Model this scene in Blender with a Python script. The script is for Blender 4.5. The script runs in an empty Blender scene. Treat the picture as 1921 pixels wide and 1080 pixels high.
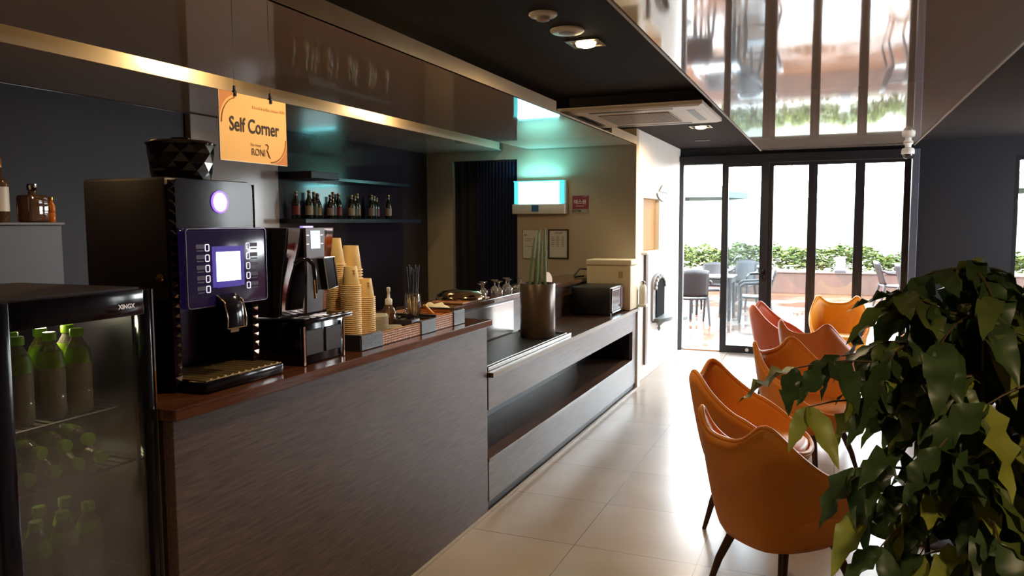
import bpy, bmesh, math, random
from mathutils import Vector, Matrix, noise
random.seed(7)
PI = math.pi
SC = bpy.context.scene
COL = SC.collection

# ------------------------------------------------------------------ materials
def lin(c):
    return tuple(((v / 255) / 12.92 if v / 255 <= .04045 else ((v / 255 + .055) / 1.055) ** 2.4) for v in c)

def nmat(name):
    m = bpy.data.materials.new(name); m.use_nodes = True
    nt = m.node_tree
    return m, nt, nt.nodes['Principled BSDF']

def mat(name, rgb, rough=.5, metal=0, spec=.5, var=0, scale=8, stretch=None, bump=0, bscale=60, coat=0, emit=None, estr=0, trans=0, ior=1.45, rvar=0):
    m, nt, p = nmat(name)
    c = lin(rgb)
    p.inputs['Base Color'].default_value = (*c, 1)
    p.inputs['Roughness'].default_value = rough
    p.inputs['Metallic'].default_value = metal
    p.inputs['Specular IOR Level'].default_value = spec
    p.inputs['Coat Weight'].default_value = coat
    p.inputs['Coat Roughness'].default_value = .06
    p.inputs['Transmission Weight'].default_value = trans
    p.inputs['IOR'].default_value = ior
    if emit is not None:
        p.inputs['Emission Color'].default_value = (*emit, 1)
        p.inputs['Emission Strength'].default_value = estr
    N, L = nt.nodes, nt.links
    if var or bump or rvar:
        tc = N.new('ShaderNodeTexCoord'); mp = N.new('ShaderNodeMapping')
        if stretch: mp.inputs['Scale'].default_value = stretch
        L.new(tc.outputs['Object'], mp.inputs['Vector'])
    if var:
        nz = N.new('ShaderNodeTexNoise'); nz.inputs['Scale'].default_value = scale; nz.inputs['Detail'].default_value = 5
        L.new(mp.outputs['Vector'], nz.inputs['Vector'])
        r = N.new('ShaderNodeValToRGB')
        r.color_ramp.elements[0].position = .3; r.color_ramp.elements[1].position = .7
        r.color_ramp.elements[0].color = (*[max(0, v * (1 - var)) for v in c], 1)
        r.color_ramp.elements[1].color = (*[min(1, v * (1 + var)) for v in c], 1)
        L.new(nz.outputs['Fac'], r.inputs['Fac']); L.new(r.outputs['Color'], p.inputs['Base Color'])
    if bump:
        nb = N.new('ShaderNodeTexNoise'); nb.inputs['Scale'].default_value = bscale; nb.inputs['Detail'].default_value = 3
        L.new(mp.outputs['Vector'], nb.inputs['Vector'])
        b = N.new('ShaderNodeBump'); b.inputs['Strength'].default_value = bump; b.inputs['Distance'].default_value = .01
        L.new(nb.outputs['Fac'], b.inputs['Height']); L.new(b.outputs['Normal'], p.inputs['Normal'])
    if rvar:
        nr = N.new('ShaderNodeTexNoise'); nr.inputs['Scale'].default_value = 3
        L.new(mp.outputs['Vector'], nr.inputs['Vector'])
        mr = N.new('ShaderNodeMapRange'); mr.inputs['To Min'].default_value = max(0, rough - rvar); mr.inputs['To Max'].default_value = rough + rvar
        L.new(nr.outputs['Fac'], mr.inputs['Value']); L.new(mr.outputs['Result'], p.inputs['Roughness'])
    return m

def emat(name, rgb, strength, base=(.8, .8, .8)):
    m, nt, p = nmat(name)
    p.inputs['Base Color'].default_value = (*base, 1); p.inputs['Roughness'].default_value = .4
    p.inputs['Emission Color'].default_value = (*rgb, 1); p.inputs['Emission Strength'].default_value = strength
    return m

def thin_glass(name, tint=(1, 1, 1), gloss=.08, haze=0, hazecol=(.6, .65, .7), hazenode=None, rough=.02):
    """a thin pane: see-through, mirror sheen by fresnel, optional haze / condensation"""
    m, nt, p = nmat(name); N, L = nt.nodes, nt.links
    N.remove(p)
    out = N['Material Output']
    tr = N.new('ShaderNodeBsdfTransparent'); tr.inputs['Color'].default_value = (*tint, 1)
    gl = N.new('ShaderNodeBsdfGlossy'); gl.inputs['Roughness'].default_value = rough
    fr = N.new('ShaderNodeFresnel'); fr.inputs['IOR'].default_value = 1.35
    mu = N.new('ShaderNodeMath'); mu.operation = 'MULTIPLY_ADD'; mu.inputs[1].default_value = .8 if gloss > 0 else .3; mu.use_clamp = True; mu.inputs[2].default_value = gloss * .3
    L.new(fr.outputs['Fac'], mu.inputs[0])
    mx = N.new('ShaderNodeMixShader')
    L.new(mu.outputs[0], mx.inputs[0]); L.new(tr.outputs[0], mx.inputs[1]); L.new(gl.outputs[0], mx.inputs[2])
    last = mx
    if haze:
        df = N.new('ShaderNodeBsdfDiffuse'); df.inputs['Color'].default_value = (*hazecol, 1)
        m2 = N.new('ShaderNodeMixShader'); m2.inputs[0].default_value = haze
        if hazenode:
            L.new(hazenode(nt), m2.inputs[0])
        L.new(mx.outputs[0], m2.inputs[1]); L.new(df.outputs[0], m2.inputs[2]); last = m2
    L.new(last.outputs[0], out.inputs['Surface'])
    return m

# ------------------------------------------------------------------ mesh helpers
def box(bm, x0, x1, y0, y1, z0, z1, bev=0, seg=2):
    if x0 > x1: x0, x1 = x1, x0
    if y0 > y1: y0, y1 = y1, y0
    if z0 > z1: z0, z1 = z1, z0
    r = bmesh.ops.create_cube(bm, size=1)
    vs = r['verts']
    for v in vs:
        v.co = Vector(((x0 + x1) / 2 + v.co.x * (x1 - x0), (y0 + y1) / 2 + v.co.y * (y1 - y0), (z0 + z1) / 2 + v.co.z * (z1 - z0)))
    if bev:
        es = list({e for v in vs for e in v.link_edges})
        bmesh.ops.bevel(bm, geom=es, offset=bev, segments=seg, affect='EDGES', profile=.5)
    return bm

def B(*a, **k):
    return box(bmesh.new(), *a, **k)

def grid(bm, rows, close_u=False, close_v=False):
    vr = [[bm.verts.new(p) for p in r] for r in rows]
    nr, nc = len(vr), len(vr[0])
    for i in range(nr - (0 if close_v else 1)):
        for j in range(nc - (0 if close_u else 1)):
            a, b, c, d = vr[i][j], vr[i][(j + 1) % nc], vr[(i + 1) % nr][(j + 1) % nc], vr[(i + 1) % nr][j]
            try: bm.faces.new((a, b, c, d))
            except ValueError: pass
    return vr

def lathe(bm, prof, c=(0, 0, 0), seg=24, axis='z', cap0=True, cap1=True):
    rows = []
    for r, h in prof:
        row = []
        for k in range(seg):
            t = 2 * PI * k / seg
            p = (r * math.cos(t), r * math.sin(t), h)
            if axis == 'x': p = (p[2], p[0], p[1])
            if axis == 'y': p = (p[1], p[2], p[0])
            row.append((c[0] + p[0], c[1] + p[1], c[2] + p[2]))
        rows.append(row)
    vr = grid(bm, rows, close_u=True)
    if cap0: bm.faces.new(list(reversed(vr[0])))
    if cap1: bm.faces.new(vr[-1])
    return bm

def tube(bm, pts, r, seg=10, closed=False, cap=True):
    pts = [Vector(p) for p in pts]; n = len(pts)
    rs = r if isinstance(r, (list, tuple)) else [r] * n
    rows = []; prev = None
    for i, p in enumerate(pts):
        a = pts[(i - 1) % n] if (closed or i > 0) else p
        b = pts[(i + 1) % n] if (closed or i < n - 1) else p
        t = (b - a).normalized()
        if prev is None:
            up = Vector((0, 0, 1)) if abs(t.z) < .9 else Vector((1, 0, 0))
            u = t.cross(up).normalized()
        else:
            u = (prev - t * prev.dot(t)).normalized()
        w = t.cross(u); prev = u
        rows.append([p + (u * math.cos(2 * PI * k / seg) + w * math.sin(2 * PI * k / seg)) * rs[i] for k in range(seg)])
    vr = grid(bm, rows, close_u=True, close_v=closed)
    if cap and not closed:
        bm.faces.new(list(reversed(vr[0]))); bm.faces.new(vr[-1])
    return bm

def prism(bm, poly, axis, a, b):
    def P(p, h):
        return {'x': (h, p[0], p[1]), 'y': (p[0], h, p[1]), 'z': (p[0], p[1], h)}[axis]
    v0 = [bm.verts.new(P(p, a)) for p in poly]; v1 = [bm.verts.new(P(p, b)) for p in poly]
    n = len(poly)
    bm.faces.new(list(reversed(v0))); bm.faces.new(v1)
    for i in range(n):
        bm.faces.new((v0[i], v0[(i + 1) % n], v1[(i + 1) % n], v1[i]))
    return bm

def text(bm, body, size, origin, right, up, align='CENTER', xs=1.0, off=0):
    cu = bpy.data.curves.new('t', 'FONT'); cu.body = body; cu.size = size; cu.align_x = align; cu.align_y = 'CENTER'
    cu.offset = off; cu.resolution_u = 4
    ob = bpy.data.objects.new('t', cu); COL.objects.link(ob)
    dg = bpy.context.evaluated_depsgraph_get(); dg.update()
    me = bpy.data.meshes.new_from_object(ob.evaluated_get(dg))
    o, r, u = Vector(origin), Vector(right).normalized(), Vector(up).normalized()
    for v in me.vertices:
        v.co = o + r * v.co.x * xs + u * v.co.y
    bm.from_mesh(me)
    bpy.data.objects.remove(ob); bpy.data.curves.remove(cu); bpy.data.meshes.remove(me)
    return bm

def mesh(name, bm, m, smooth=None):
    bmesh.ops.recalc_face_normals(bm, faces=bm.faces[:])
    me = bpy.data.meshes.new(name); bm.to_mesh(me); bm.free()
    for mm in (m if isinstance(m, (list, tuple)) else [m]): me.materials.append(mm)
    if smooth is not None:
        for p in me.polygons: p.use_smooth = True
        if smooth < 180:
            me.set_sharp_from_angle(angle=math.radians(smooth))
    return me

def obj(name, bm, m, parent=None, smooth=None, loc=None):
    o = bpy.data.objects.new(name, mesh(name, bm, m, smooth)); COL.objects.link(o)
    if parent is not None: o.parent = parent
    if loc: o.location = loc
    return o

def wpart(name, bm, m, root, smooth=None):
    """a part given in world coordinates under an unrotated thing"""
    o = Vector((0, 0, 0)); q = root
    while q is not None:
        o += Vector(q.location); q = q.parent
    bmesh.ops.translate(bm, verts=bm.verts[:], vec=-o)
    return obj(name, bm, m, root, smooth)

def wparts(name, bms, m, root, smooth=None):
    return [wpart(name, b, m, root, smooth) for b in bms]

def tag(o, label, cat, group=None, kind=None):
    o['label'] = label; o['category'] = cat
    if group: o['group'] = group
    if kind: o['kind'] = kind
    return o

def thing(name, label, cat, loc=(0, 0, 0), rz=0, group=None, kind=None):
    o = bpy.data.objects.new(name, None); COL.objects.link(o)
    o.empty_display_size = .05
    o.location = loc; o.rotation_euler = (0, 0, rz)
    return tag(o, label, cat, group, kind)

def struct(name, bm, m, label, cat, smooth=None):
    return tag(obj(name, bm, m, None, smooth), label, cat, None, 'structure')

def single(name, bm, m, label, cat, loc=(0, 0, 0), group=None, smooth=None):
    o = wpart_free(name, bm, m, loc, smooth)
    return tag(o, label, cat, group)

def wpart_free(name, bm, m, loc, smooth):
    bmesh.ops.translate(bm, verts=bm.verts[:], vec=-Vector(loc))
    return obj(name, bm, m, None, smooth, loc)

def dup(root, loc, rz=None, label=None, group=None):
    r = root.copy(); COL.objects.link(r); r.location = loc
    if rz is not None: r.rotation_euler = (0, 0, rz)
    if label: r['label'] = label
    if group: r['group'] = group
    for ch in list(root.children):
        c = ch.copy(); COL.objects.link(c); c.parent = r
        for g in list(ch.children):
            d = g.copy(); COL.objects.link(d); d.parent = c
    return r

# ------------------------------------------------------------------ shared materials
def floor_material():
    m, nt, p = nmat('porcelain_tile'); N, L = nt.nodes, nt.links
    tc = N.new('ShaderNodeTexCoord'); sp = N.new('ShaderNodeSeparateXYZ'); L.new(tc.outputs['Object'], sp.inputs[0])
    def line(sock, off, step):
        a = N.new('ShaderNodeMath'); a.operation = 'SUBTRACT'; L.new(sock, a.inputs[0]); a.inputs[1].default_value = off
        d = N.new('ShaderNodeMath'); d.operation = 'DIVIDE'; L.new(a.outputs[0], d.inputs[0]); d.inputs[1].default_value = step
        f = N.new('ShaderNodeMath'); f.operation = 'FRACT'; L.new(d.outputs[0], f.inputs[0])
        g = N.new('ShaderNodeMath'); g.operation = 'PINGPONG'; L.new(f.outputs[0], g.inputs[0]); g.inputs[1].default_value = .5
        h = N.new('ShaderNodeMath'); h.operation = 'LESS_THAN'; L.new(g.outputs[0], h.inputs[0]); h.inputs[1].default_value = .0045
        fl = N.new('ShaderNodeMath'); fl.operation = 'FLOOR'; L.new(d.outputs[0], fl.inputs[0])
        return h.outputs[0], fl.outputs[0]
    lx, ix = line(sp.outputs['X'], -1.143 - 6, .6); ly, iy = line(sp.outputs['Y'], 3.56 - 6.12, .612)
    mx = N.new('ShaderNodeMath'); mx.operation = 'MAXIMUM'; L.new(lx, mx.inputs[0]); L.new(ly, mx.inputs[1])
    cb = N.new('ShaderNodeCombineXYZ'); L.new(ix, cb.inputs[0]); L.new(iy, cb.inputs[1])
    wn = N.new('ShaderNodeTexWhiteNoise'); L.new(cb.outputs[0], wn.inputs['Vector'])
    nz = N.new('ShaderNodeTexNoise'); nz.inputs['Scale'].default_value = 2.5; nz.inputs['Detail'].default_value = 6; L.new(tc.outputs['Object'], nz.inputs['Vector'])
    ad = N.new('ShaderNodeMath'); ad.operation = 'MULTIPLY_ADD'; L.new(wn.outputs['Value'], ad.inputs[0]); ad.inputs[1].default_value = .35; L.new(nz.outputs['Fac'], ad.inputs[2])
    r = N.new('ShaderNodeValToRGB'); r.color_ramp.elements[0].position = .3; r.color_ramp.elements[1].position = 1.0
    r.color_ramp.elements[0].color = (*lin((150, 136, 122)), 1); r.color_ramp.elements[1].color = (*lin((169, 154, 138)), 1)
    L.new(ad.outputs[0], r.inputs['Fac'])
    mc = N.new('ShaderNodeMix'); mc.data_type = 'RGBA'; L.new(mx.outputs[0], mc.inputs['Factor']); L.new(r.outputs['Color'], mc.inputs['A'])
    mc.inputs['B'].default_value = (*lin((105, 92, 82)), 1); L.new(mc.outputs['Result'], p.inputs['Base Color'])
    mr = N.new('ShaderNodeMapRange'); mr.inputs['To Min'].default_value = .2; mr.inputs['To Max'].default_value = .3; L.new(nz.outputs['Fac'], mr.inputs['Value'])
    L.new(mr.outputs['Result'], p.inputs['Roughness'])
    b = N.new('ShaderNodeBump'); b.inputs['Strength'].default_value = .25; b.inputs['Distance'].default_value = .004; b.invert = True
    L.new(mx.outputs[0], b.inputs['Height']); L.new(b.outputs['Normal'], p.inputs['Normal'])
    return m

def wood(name, c0, c1, rough=.4, axis=(3, 3, 40), coat=0, spec=.5):
    m, nt, p = nmat(name); N, L = nt.nodes, nt.links
    tc = N.new('ShaderNodeTexCoord'); mp = N.new('ShaderNodeMapping'); mp.inputs['Scale'].default_value = axis
    L.new(tc.outputs['Object'], mp.inputs['Vector'])
    nz = N.new('ShaderNodeTexNoise'); nz.inputs['Scale'].default_value = 1.6; nz.inputs['Detail'].default_value = 8; nz.inputs['Roughness'].default_value = .65
    L.new(mp.outputs['Vector'], nz.inputs['Vector'])
    r = N.new('ShaderNodeValToRGB'); r.color_ramp.elements[0].position = .32; r.color_ramp.elements[1].position = .68
    r.color_ramp.elements[0].color = (*lin(c0), 1); r.color_ramp.elements[1].color = (*lin(c1), 1)
    L.new(nz.outputs['Fac'], r.inputs['Fac']); L.new(r.outputs['Color'], p.inputs['Base Color'])
    p.inputs['Roughness'].default_value = rough; p.inputs['Coat Weight'].default_value = coat; p.inputs['Coat Roughness'].default_value = .1
    p.inputs['Specular IOR Level'].default_value = spec
    b = N.new('ShaderNodeBump'); b.inputs['Strength'].default_value = .08; b.inputs['Distance'].default_value = .002
    L.new(nz.outputs['Fac'], b.inputs['Height']); L.new(b.outputs['Normal'], p.inputs['Normal'])
    return m

def weave_material():
    m, nt, p = nmat('rattan_weave'); N, L = nt.nodes, nt.links
    tc = N.new('ShaderNodeTexCoord')
    w1 = N.new('ShaderNodeTexWave'); w1.wave_type = 'BANDS'; w1.bands_direction = 'Y'; w1.inputs['Scale'].default_value = 26; w1.inputs['Distortion'].default_value = 1.5
    w2 = N.new('ShaderNodeTexWave'); w2.wave_type = 'BANDS'; w2.bands_direction = 'Z'; w2.inputs['Scale'].default_value = 30; w2.inputs['Distortion'].default_value = 1.5
    L.new(tc.outputs['Object'], w1.inputs['Vector']); L.new(tc.outputs['Object'], w2.inputs['Vector'])
    mu = N.new('ShaderNodeMath'); mu.operation = 'MULTIPLY'; L.new(w1.outputs['Fac'], mu.inputs[0]); L.new(w2.outputs['Fac'], mu.inputs[1])
    r = N.new('ShaderNodeValToRGB'); r.color_ramp.elements[0].position = .03; r.color_ramp.elements[1].position = .45
    r.color_ramp.elements[0].color = (*lin((96, 50, 22)), 1); r.color_ramp.elements[1].color = (*lin((236, 160, 92)), 1)
    L.new(mu.outputs[0], r.inputs['Fac']); L.new(r.outputs['Color'], p.inputs['Base Color']); p.inputs['Roughness'].default_value = .5
    b = N.new('ShaderNodeBump'); b.inputs['Strength'].default_value = .6; b.inputs['Distance'].default_value = .004
    L.new(mu.outputs[0], b.inputs['Height']); L.new(b.outputs['Normal'], p.inputs['Normal'])
    return m

def deck_material():
    m, nt, p = nmat('wet_deck'); N, L = nt.nodes, nt.links
    tc = N.new('ShaderNodeTexCoord'); sp = N.new('ShaderNodeSeparateXYZ'); L.new(tc.outputs['Object'], sp.inputs[0])
    d = N.new('ShaderNodeMath'); d.operation = 'DIVIDE'; L.new(sp.outputs['Y'], d.inputs[0]); d.inputs[1].default_value = .145
    f = N.new('ShaderNodeMath'); f.operation = 'FRACT'; L.new(d.outputs[0], f.inputs[0])
    g = N.new('ShaderNodeMath'); g.operation = 'LESS_THAN'; L.new(f.outputs[0], g.inputs[0]); g.inputs[1].default_value = .05
    fl = N.new('ShaderNodeMath'); fl.operation = 'FLOOR'; L.new(d.outputs[0], fl.inputs[0])
    wn = N.new('ShaderNodeTexWhiteNoise'); wn.noise_dimensions = '1D'; L.new(fl.outputs[0], wn.inputs['W'])
    r = N.new('ShaderNodeValToRGB'); r.color_ramp.elements[0].color = (*lin((66, 40, 24)), 1); r.color_ramp.elements[1].color = (*lin((84, 56, 38)), 1)
    L.new(wn.outputs['Value'], r.inputs['Fac'])
    mc = N.new('ShaderNodeMix'); mc.data_type = 'RGBA'; L.new(g.outputs[0], mc.inputs['Factor']); L.new(r.outputs['Color'], mc.inputs['A']); mc.inputs['B'].default_value = (.05, .025, .015, 1)
    p.inputs['Specular IOR Level'].default_value = .28
    L.new(mc.outputs['Result'], p.inputs['Base Color'])
    nz = N.new('ShaderNodeTexNoise'); nz.inputs['Scale'].default_value = 1.2; L.new(tc.outputs['Object'], nz.inputs['Vector'])
    mr = N.new('ShaderNodeMapRange'); mr.inputs['From Min'].default_value = .35; mr.inputs['From Max'].default_value = .65; mr.inputs['To Min'].default_value = .08; mr.inputs['To Max'].default_value = .4
    L.new(nz.outputs['Fac'], mr.inputs['Value']); L.new(mr.outputs['Result'], p.inputs['Roughness'])
    b = N.new('ShaderNodeBump'); b.inputs['Strength'].default_value = .4; b.inputs['Distance'].default_value = .006; b.invert = True
    L.new(g.outputs[0], b.inputs['Height']); L.new(b.outputs['Normal'], p.inputs['Normal'])
    return m

M = {}
M['floor'] = floor_material()
M['ceil'] = mat('charcoal_ceiling', (38, 34, 36), .8, spec=.2, var=.08, scale=3)
M['gloss_panel'] = mat('gloss_white_panel', (186, 174, 164), .035, spec=.75, coat=.5)
M['slab'] = mat('gloss_cream_panel', (214, 198, 182), .05, spec=.6, coat=.3)
M['fascia'] = mat('cream_fascia', (205, 186, 158), .35, var=.04)
M['blackwall'] = mat('black_gloss_wall', (44, 38, 48), .12, spec=.5, coat=.2, var=.15, scale=2)
M['pilaster'] = mat('grey_gloss_panel', (150, 140, 138), .14, spec=.5)
M['endwall'] = mat('cream_paint', (196, 182, 160), .6, var=.03, scale=4, bump=.03)
M['white'] = mat('white_paint', (232, 230, 226), .6, var=.02, scale=4)
M['frontwall'] = mat('navy_black_paint', (24, 24, 31), .5, var=.08, scale=3)
M['frame'] = mat('black_aluminium', (30, 30, 34), .35, spec=.5, var=.05)
M['jamb'] = mat('grey_metal_jamb', (96, 100, 116), .35, metal=.4, var=.04)
M['barpanel'] = wood('dark_bar_laminate', (52, 37, 33), (98, 76, 68), .42, axis=(60, 4, 60), spec=.6)
M['barwork'] = wood('grey_bar_laminate', (96, 89, 88), (126, 117, 115), .36, axis=(40, 2.5, 40), spec=.6)
M['bartop'] = wood('walnut_top', (52, 28, 18), (104, 62, 42), .2, axis=(40, 2, 40), coat=.4)
M['worktop'] = wood('brown_worktop', (62, 44, 34), (100, 74, 58), .28, axis=(40, 2, 40), coat=.2)
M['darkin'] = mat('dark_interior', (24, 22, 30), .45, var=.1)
M['steel'] = mat('brushed_steel', (176, 172, 170), .22, metal=1, var=.06, scale=20, stretch=(1, .1, 30))
M['chrome'] = mat('chrome', (210, 208, 206), .06, metal=1, var=.02)
M['mirror'] = mat('polished_front', (170, 160, 160), .06, metal=1, var=.03, scale=3)
M['blackgloss'] = mat('black_gloss_plastic', (16, 14, 24), .12, spec=.45, coat=.15, var=.1)
M['blackmatte'] = mat('black_matte_plastic', (38, 32, 42), .45, var=.1)
M['darkgrey'] = mat('dark_grey_plastic', (52, 49, 54), .4, var=.06)
M['glassdoor'] = thin_glass('door_glass', (.97, .99, .99), .12)
M['glassleaf'] = thin_glass('leaf_glass', (.80, .88, .92), .3, haze=.10, hazecol=(.75, .85, .9))
M['winglass'] = thin_glass('window_glass', (.97, .98, .98), .12)
M['glass'] = thin_glass('clear_glass', (.96, .97, .96), .5)
M['outdeck'] = deck_material()
M['paper'] = mat('white_paper', (226, 222, 214), .7, var=.03)
M['ink'] = mat('dark_ink', (40, 26, 30), .6, var=.02)
M['greyink'] = mat('grey_ink', (150, 146, 150), .6, var=.02)
M['cup'] = mat('cream_paper_cup', (236, 204, 142), .5, var=.04, scale=30)
M['cuprim'] = mat('cream_rim', (243, 214, 158), .4, var=.04)
M['weave'] = weave_material()
M['leatherstrap'] = mat('grey_leather_strap', (62, 64, 72), .4, bump=.2, bscale=200, var=.08)
M['leg'] = wood('dark_walnut_leg', (46, 24, 14), (84, 48, 30), .35, axis=(8, 8, 2))
M['pipe'] = mat('orange_piping', (196, 104, 34), .4, var=.06)
M['warm'] = emat('warm_lamp', (1, .72, .36), 26)
M['plastic_white'] = mat('white_plastic', (228, 226, 222), .35, var=.03)
M['wood_tan'] = wood('tan_table_top', (178, 138, 96), (206, 168, 124), .35, axis=(10, 1.2, 10))

# ------------------------------------------------------------------ camera
cam = bpy.data.objects.new('camera', bpy.data.cameras.new('camera')); COL.objects.link(cam)
f, yaw, pitch, roll = 1447.67, .392399, .0840077, -.00425805
fw = Vector((-math.sin(yaw) * math.cos(pitch), math.cos(yaw) * math.cos(pitch), -math.sin(pitch)))
rt = Vector((math.cos(yaw), math.sin(yaw), 0)); up = rt.cross(fw)
rt2 = rt * math.cos(roll) + up * math.sin(roll); up2 = -rt * math.sin(roll) + up * math.cos(roll)
mw = Matrix((rt2, up2, -fw)).transposed().to_4x4(); mw.translation = Vector((0, 0, 1.6))
cam.matrix_world = mw
cam.data.sensor_fit = 'HORIZONTAL'; cam.data.sensor_width = 36; cam.data.lens = f / 1921 * 36
cam.data.clip_start = .05; cam.data.clip_end = 300
SC.camera = cam

# ------------------------------------------------------------------ the room
CE = 2.5
XR, YR = 3.6, -2.6
struct('floor', B(-4.06, XR, YR, 9.80, -.1, 0), M['floor'], 'glossy beige porcelain floor tiles of the cafe', 'floor')
struct('ceiling', B(-4.06, XR, YR, 9.74, CE, CE + .08), M['ceil'], 'matte charcoal ceiling above the aisle', 'ceiling')
struct('wall_left', B(-4.15, -4.05, YR, 7.4, 0, CE), M['blackwall'], 'black glossy wall behind the bar', 'wall')
struct('trim_13', B(-4.05, -4.03, -1.0, 4.015, 0, 2.34), mat('dark_satin_added_sheet', (40, 34, 42), .5, spec=.3, var=.12, scale=2), 'dark satin sheet added over the glossy wall to dull its reflections', 'wall panel')  # sheet added to suppress a bright reflection in the gloss wall
struct('trim_1', B(-4.05, -3.99, 4.02, 4.9, 0, 2.34, .004), M['pilaster'], 'grey glossy panel on the black wall behind the coffee machine', 'wall panel')
bm = B(-4.05, -3.74, 7.4, 7.5, 0, CE); box(bm, -3.0, -1.76, 7.4, 7.5, 0, CE); box(bm, -3.74, -3.0, 7.4, 7.5, 2.252, CE)
struct('wall_back', bm, M['endwall'], 'cream end wall of the bar with the curtained doorway', 'wall')
# white side wall with the recessed niche
bm = bmesh.new()
for b_ in ((7.5, 7.72, 0, CE), (8.50, 9.9, 0, CE), (7.72, 8.50, 0, 1.30), (7.72, 8.50, 1.85, CE)):
    box(bm, -1.9, -1.76, *b_)
box(bm, -2.25, -2.2, 7.5, 8.7, 1.2, 1.95)
struct('wall_side', bm, M['white'], 'bright white wall between the bar end and the glass doors', 'wall')
bm = B(-1.76, .88, 9.74, 9.9, 2.305, CE); box(bm, .88, 1.79, 9.74, 9.9, 0, CE); box(bm, 1.79, XR, 9.74, 9.9, 2.30, CE)
box(bm, 1.79, XR, 9.74, 9.9, 0, .68); box(bm, 3.35, XR, 9.74, 9.9, .68, 2.30)
struct('wall_front', bm, M['frontwall'], 'near-black wall around the glass doors and the right window', 'wall')
bm = B(XR, XR + .1, YR, 7.8, 0, CE); box(bm, XR, XR + .1, 9.2, 9.9, 0, CE); box(bm, XR, XR + .1, 7.8, 9.2, 0, .7); box(bm, XR, XR + .1, 7.8, 9.2, 2.3, CE)
struct('wall_right', bm, mat('beige_wall', (104, 88, 76), .6, var=.04), 'plain wall along the seating side', 'wall')
struct('wall_rear', B(-4.15, XR + .1, YR - .1, YR, 0, CE), mat('brown_rear_wall', (120, 98, 84), .6, var=.06), 'plain wall behind the camera', 'wall')
# room behind the curtain
bm = B(-4.2, -2.0, 8.9, 9.0, 0, 2.5); box(bm, -4.2, -4.1, 7.5, 8.9, 0, 2.5)
struct('trim_2', bm, mat('brown_back_room', (78, 58, 44), .6, var=.1), 'dim brown back room behind the curtain', 'wall')
# ceiling panels
bm = B(-.79, .80, -1.6, 9.6, 2.435, CE - .002, .004)
struct('trim_3', bm, M['gloss_panel'], 'long glossy ceiling panel mirroring the terrace', 'ceiling panel')
bm = bmesh.new()
box(bm, -.805, -.792, -1.6, 9.6, 2.43, CE - .002); box(bm, .802, .815, -1.6, 9.6, 2.43, CE - .002)
struct('trim_4', bm, mat('pale_edge_strip', (176, 168, 158), .4, var=.03), 'thin pale edging along the glossy ceiling panel', 'ceiling trim')
Z0, Z1 = 2.345, 2.42
bm = B(-2.87, -1.752, -1.5, 7.38, Z0, Z0 + .008)
struct('trim_5', bm, M['slab'], 'glossy cream hanging slab over the front of the bar', 'ceiling panel')
bm = B(-1.765, -1.75, -1.5, 5.03, Z0, Z1); box(bm, -1.765, -1.75, 6.46, 7.38, Z0, Z1); box(bm, -1.765, -1.75, 5.03, 6.46, Z0, Z0 + .012)
box(bm, -2.0, -1.765, 5.015, 5.03, Z0 + .008, Z1); box(bm, -2.87, -2.0, -1.5, 7.38, Z0 + .008, Z0 + .06)
struct('trim_6', bm, M['fascia'], 'cream front edge of the hanging slab over the bar', 'ceiling trim')
bm = B(-4.05, -3.17, -1.5, 7.38, Z0, Z0 + .008)
struct('trim_7', bm, M['slab'], 'glossy cream hanging slab along the black wall', 'ceiling panel')
struct('trim_8', B(-3.17, -3.152, -1.5, 7.30, Z0, Z1 + .07), M['fascia'], 'cream lit edge inside the gap between the hanging slabs', 'ceiling trim')
struct('baseboard_left', B(-1.716, -1.700, 1.62, 7.27, 0, .012), mat('pale_skirting', (170, 158, 144), .3, var=.05), 'thin pale strip where the bar meets the floor', 'baseboard')

# ------------------------------------------------------------------ glass doors
bm = B(-1.76, -1.71, 9.70, 9.80, 0, 2.302, .004); box(bm, -1.76, .80, 9.69, 9.80, 2.302, 2.40, .004); box(bm, -1.76, .80, 9.66, 9.69, 2.345, 2.40)
struct('trim_9', bm, M['frame'], 'black metal frame head above the folding glass doors', 'door frame')
struct('trim_10', B(.805, .875, 9.66, 9.80, 0, 2.40, .004), M['jamb'], 'grey metal jamb right of the folding glass doors', 'door frame')
struct('trim_11', B(-1.70, -1.24, 9.72, 9.82, 0, .018), mat('wood_threshold', (150, 110, 80), .5, var=.1), 'wooden threshold in the open doorway', 'threshold')
def leaf(name, x0, x1, sl, sr, gm, label, handle=False, y=9.75):
    t = thing(name, label, 'glass door', ((x0 + x1) / 2, y, 0), kind='structure')
    f_ = B(x0, x0 + sl, y - .03, y + .03, .004, 2.30)
    box(f_, x1 - sr, x1, y - .03, y + .03, .004, 2.30)
    box(f_, x0 + sl, x1 - sr, y - .028, y + .028, .004, .095, .003); box(f_, x0 + sl, x1 - sr, y - .028, y + .028, 2.262, 2.30, .003)
    wpart('door_frame', f_, M['frame'], t)
    wpart('glass_pane', B(x0 + sl - .01, x1 - sr + .01, y - .004, y + .004, .09, 2.27), gm, t)
    if handle:
        h = B(x1 - sr + .02, x1 - .02, y - .045, y - .03, .90, 1.03, .004); tube(h, [(x1 - sr + .04, y - .045, .985), (x1 - sr + .04, y - .085, .985), (x1 - sr - .10, y - .085, .98)], .011, 10)
        wpart('door_handle', h, M['blackgloss'], t, 40)
        wpart('floor_lock', lathe(bmesh.new(), [(.022, y - .045), (.022, y - .028)], (x1 - sr - .12, 0, .05), 20, 'y'), M['chrome'], t, 40)
leaf('door_1', -1.245, -.705, .075, .09, M['glassleaf'], 'hazy glass door leaf with black lever handle beside the open doorway', True, 9.71)
leaf('door_2', -.7045, -.2200, .05, .05, M['glassdoor'], 'tall glass door leaf second from the open doorway')
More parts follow.
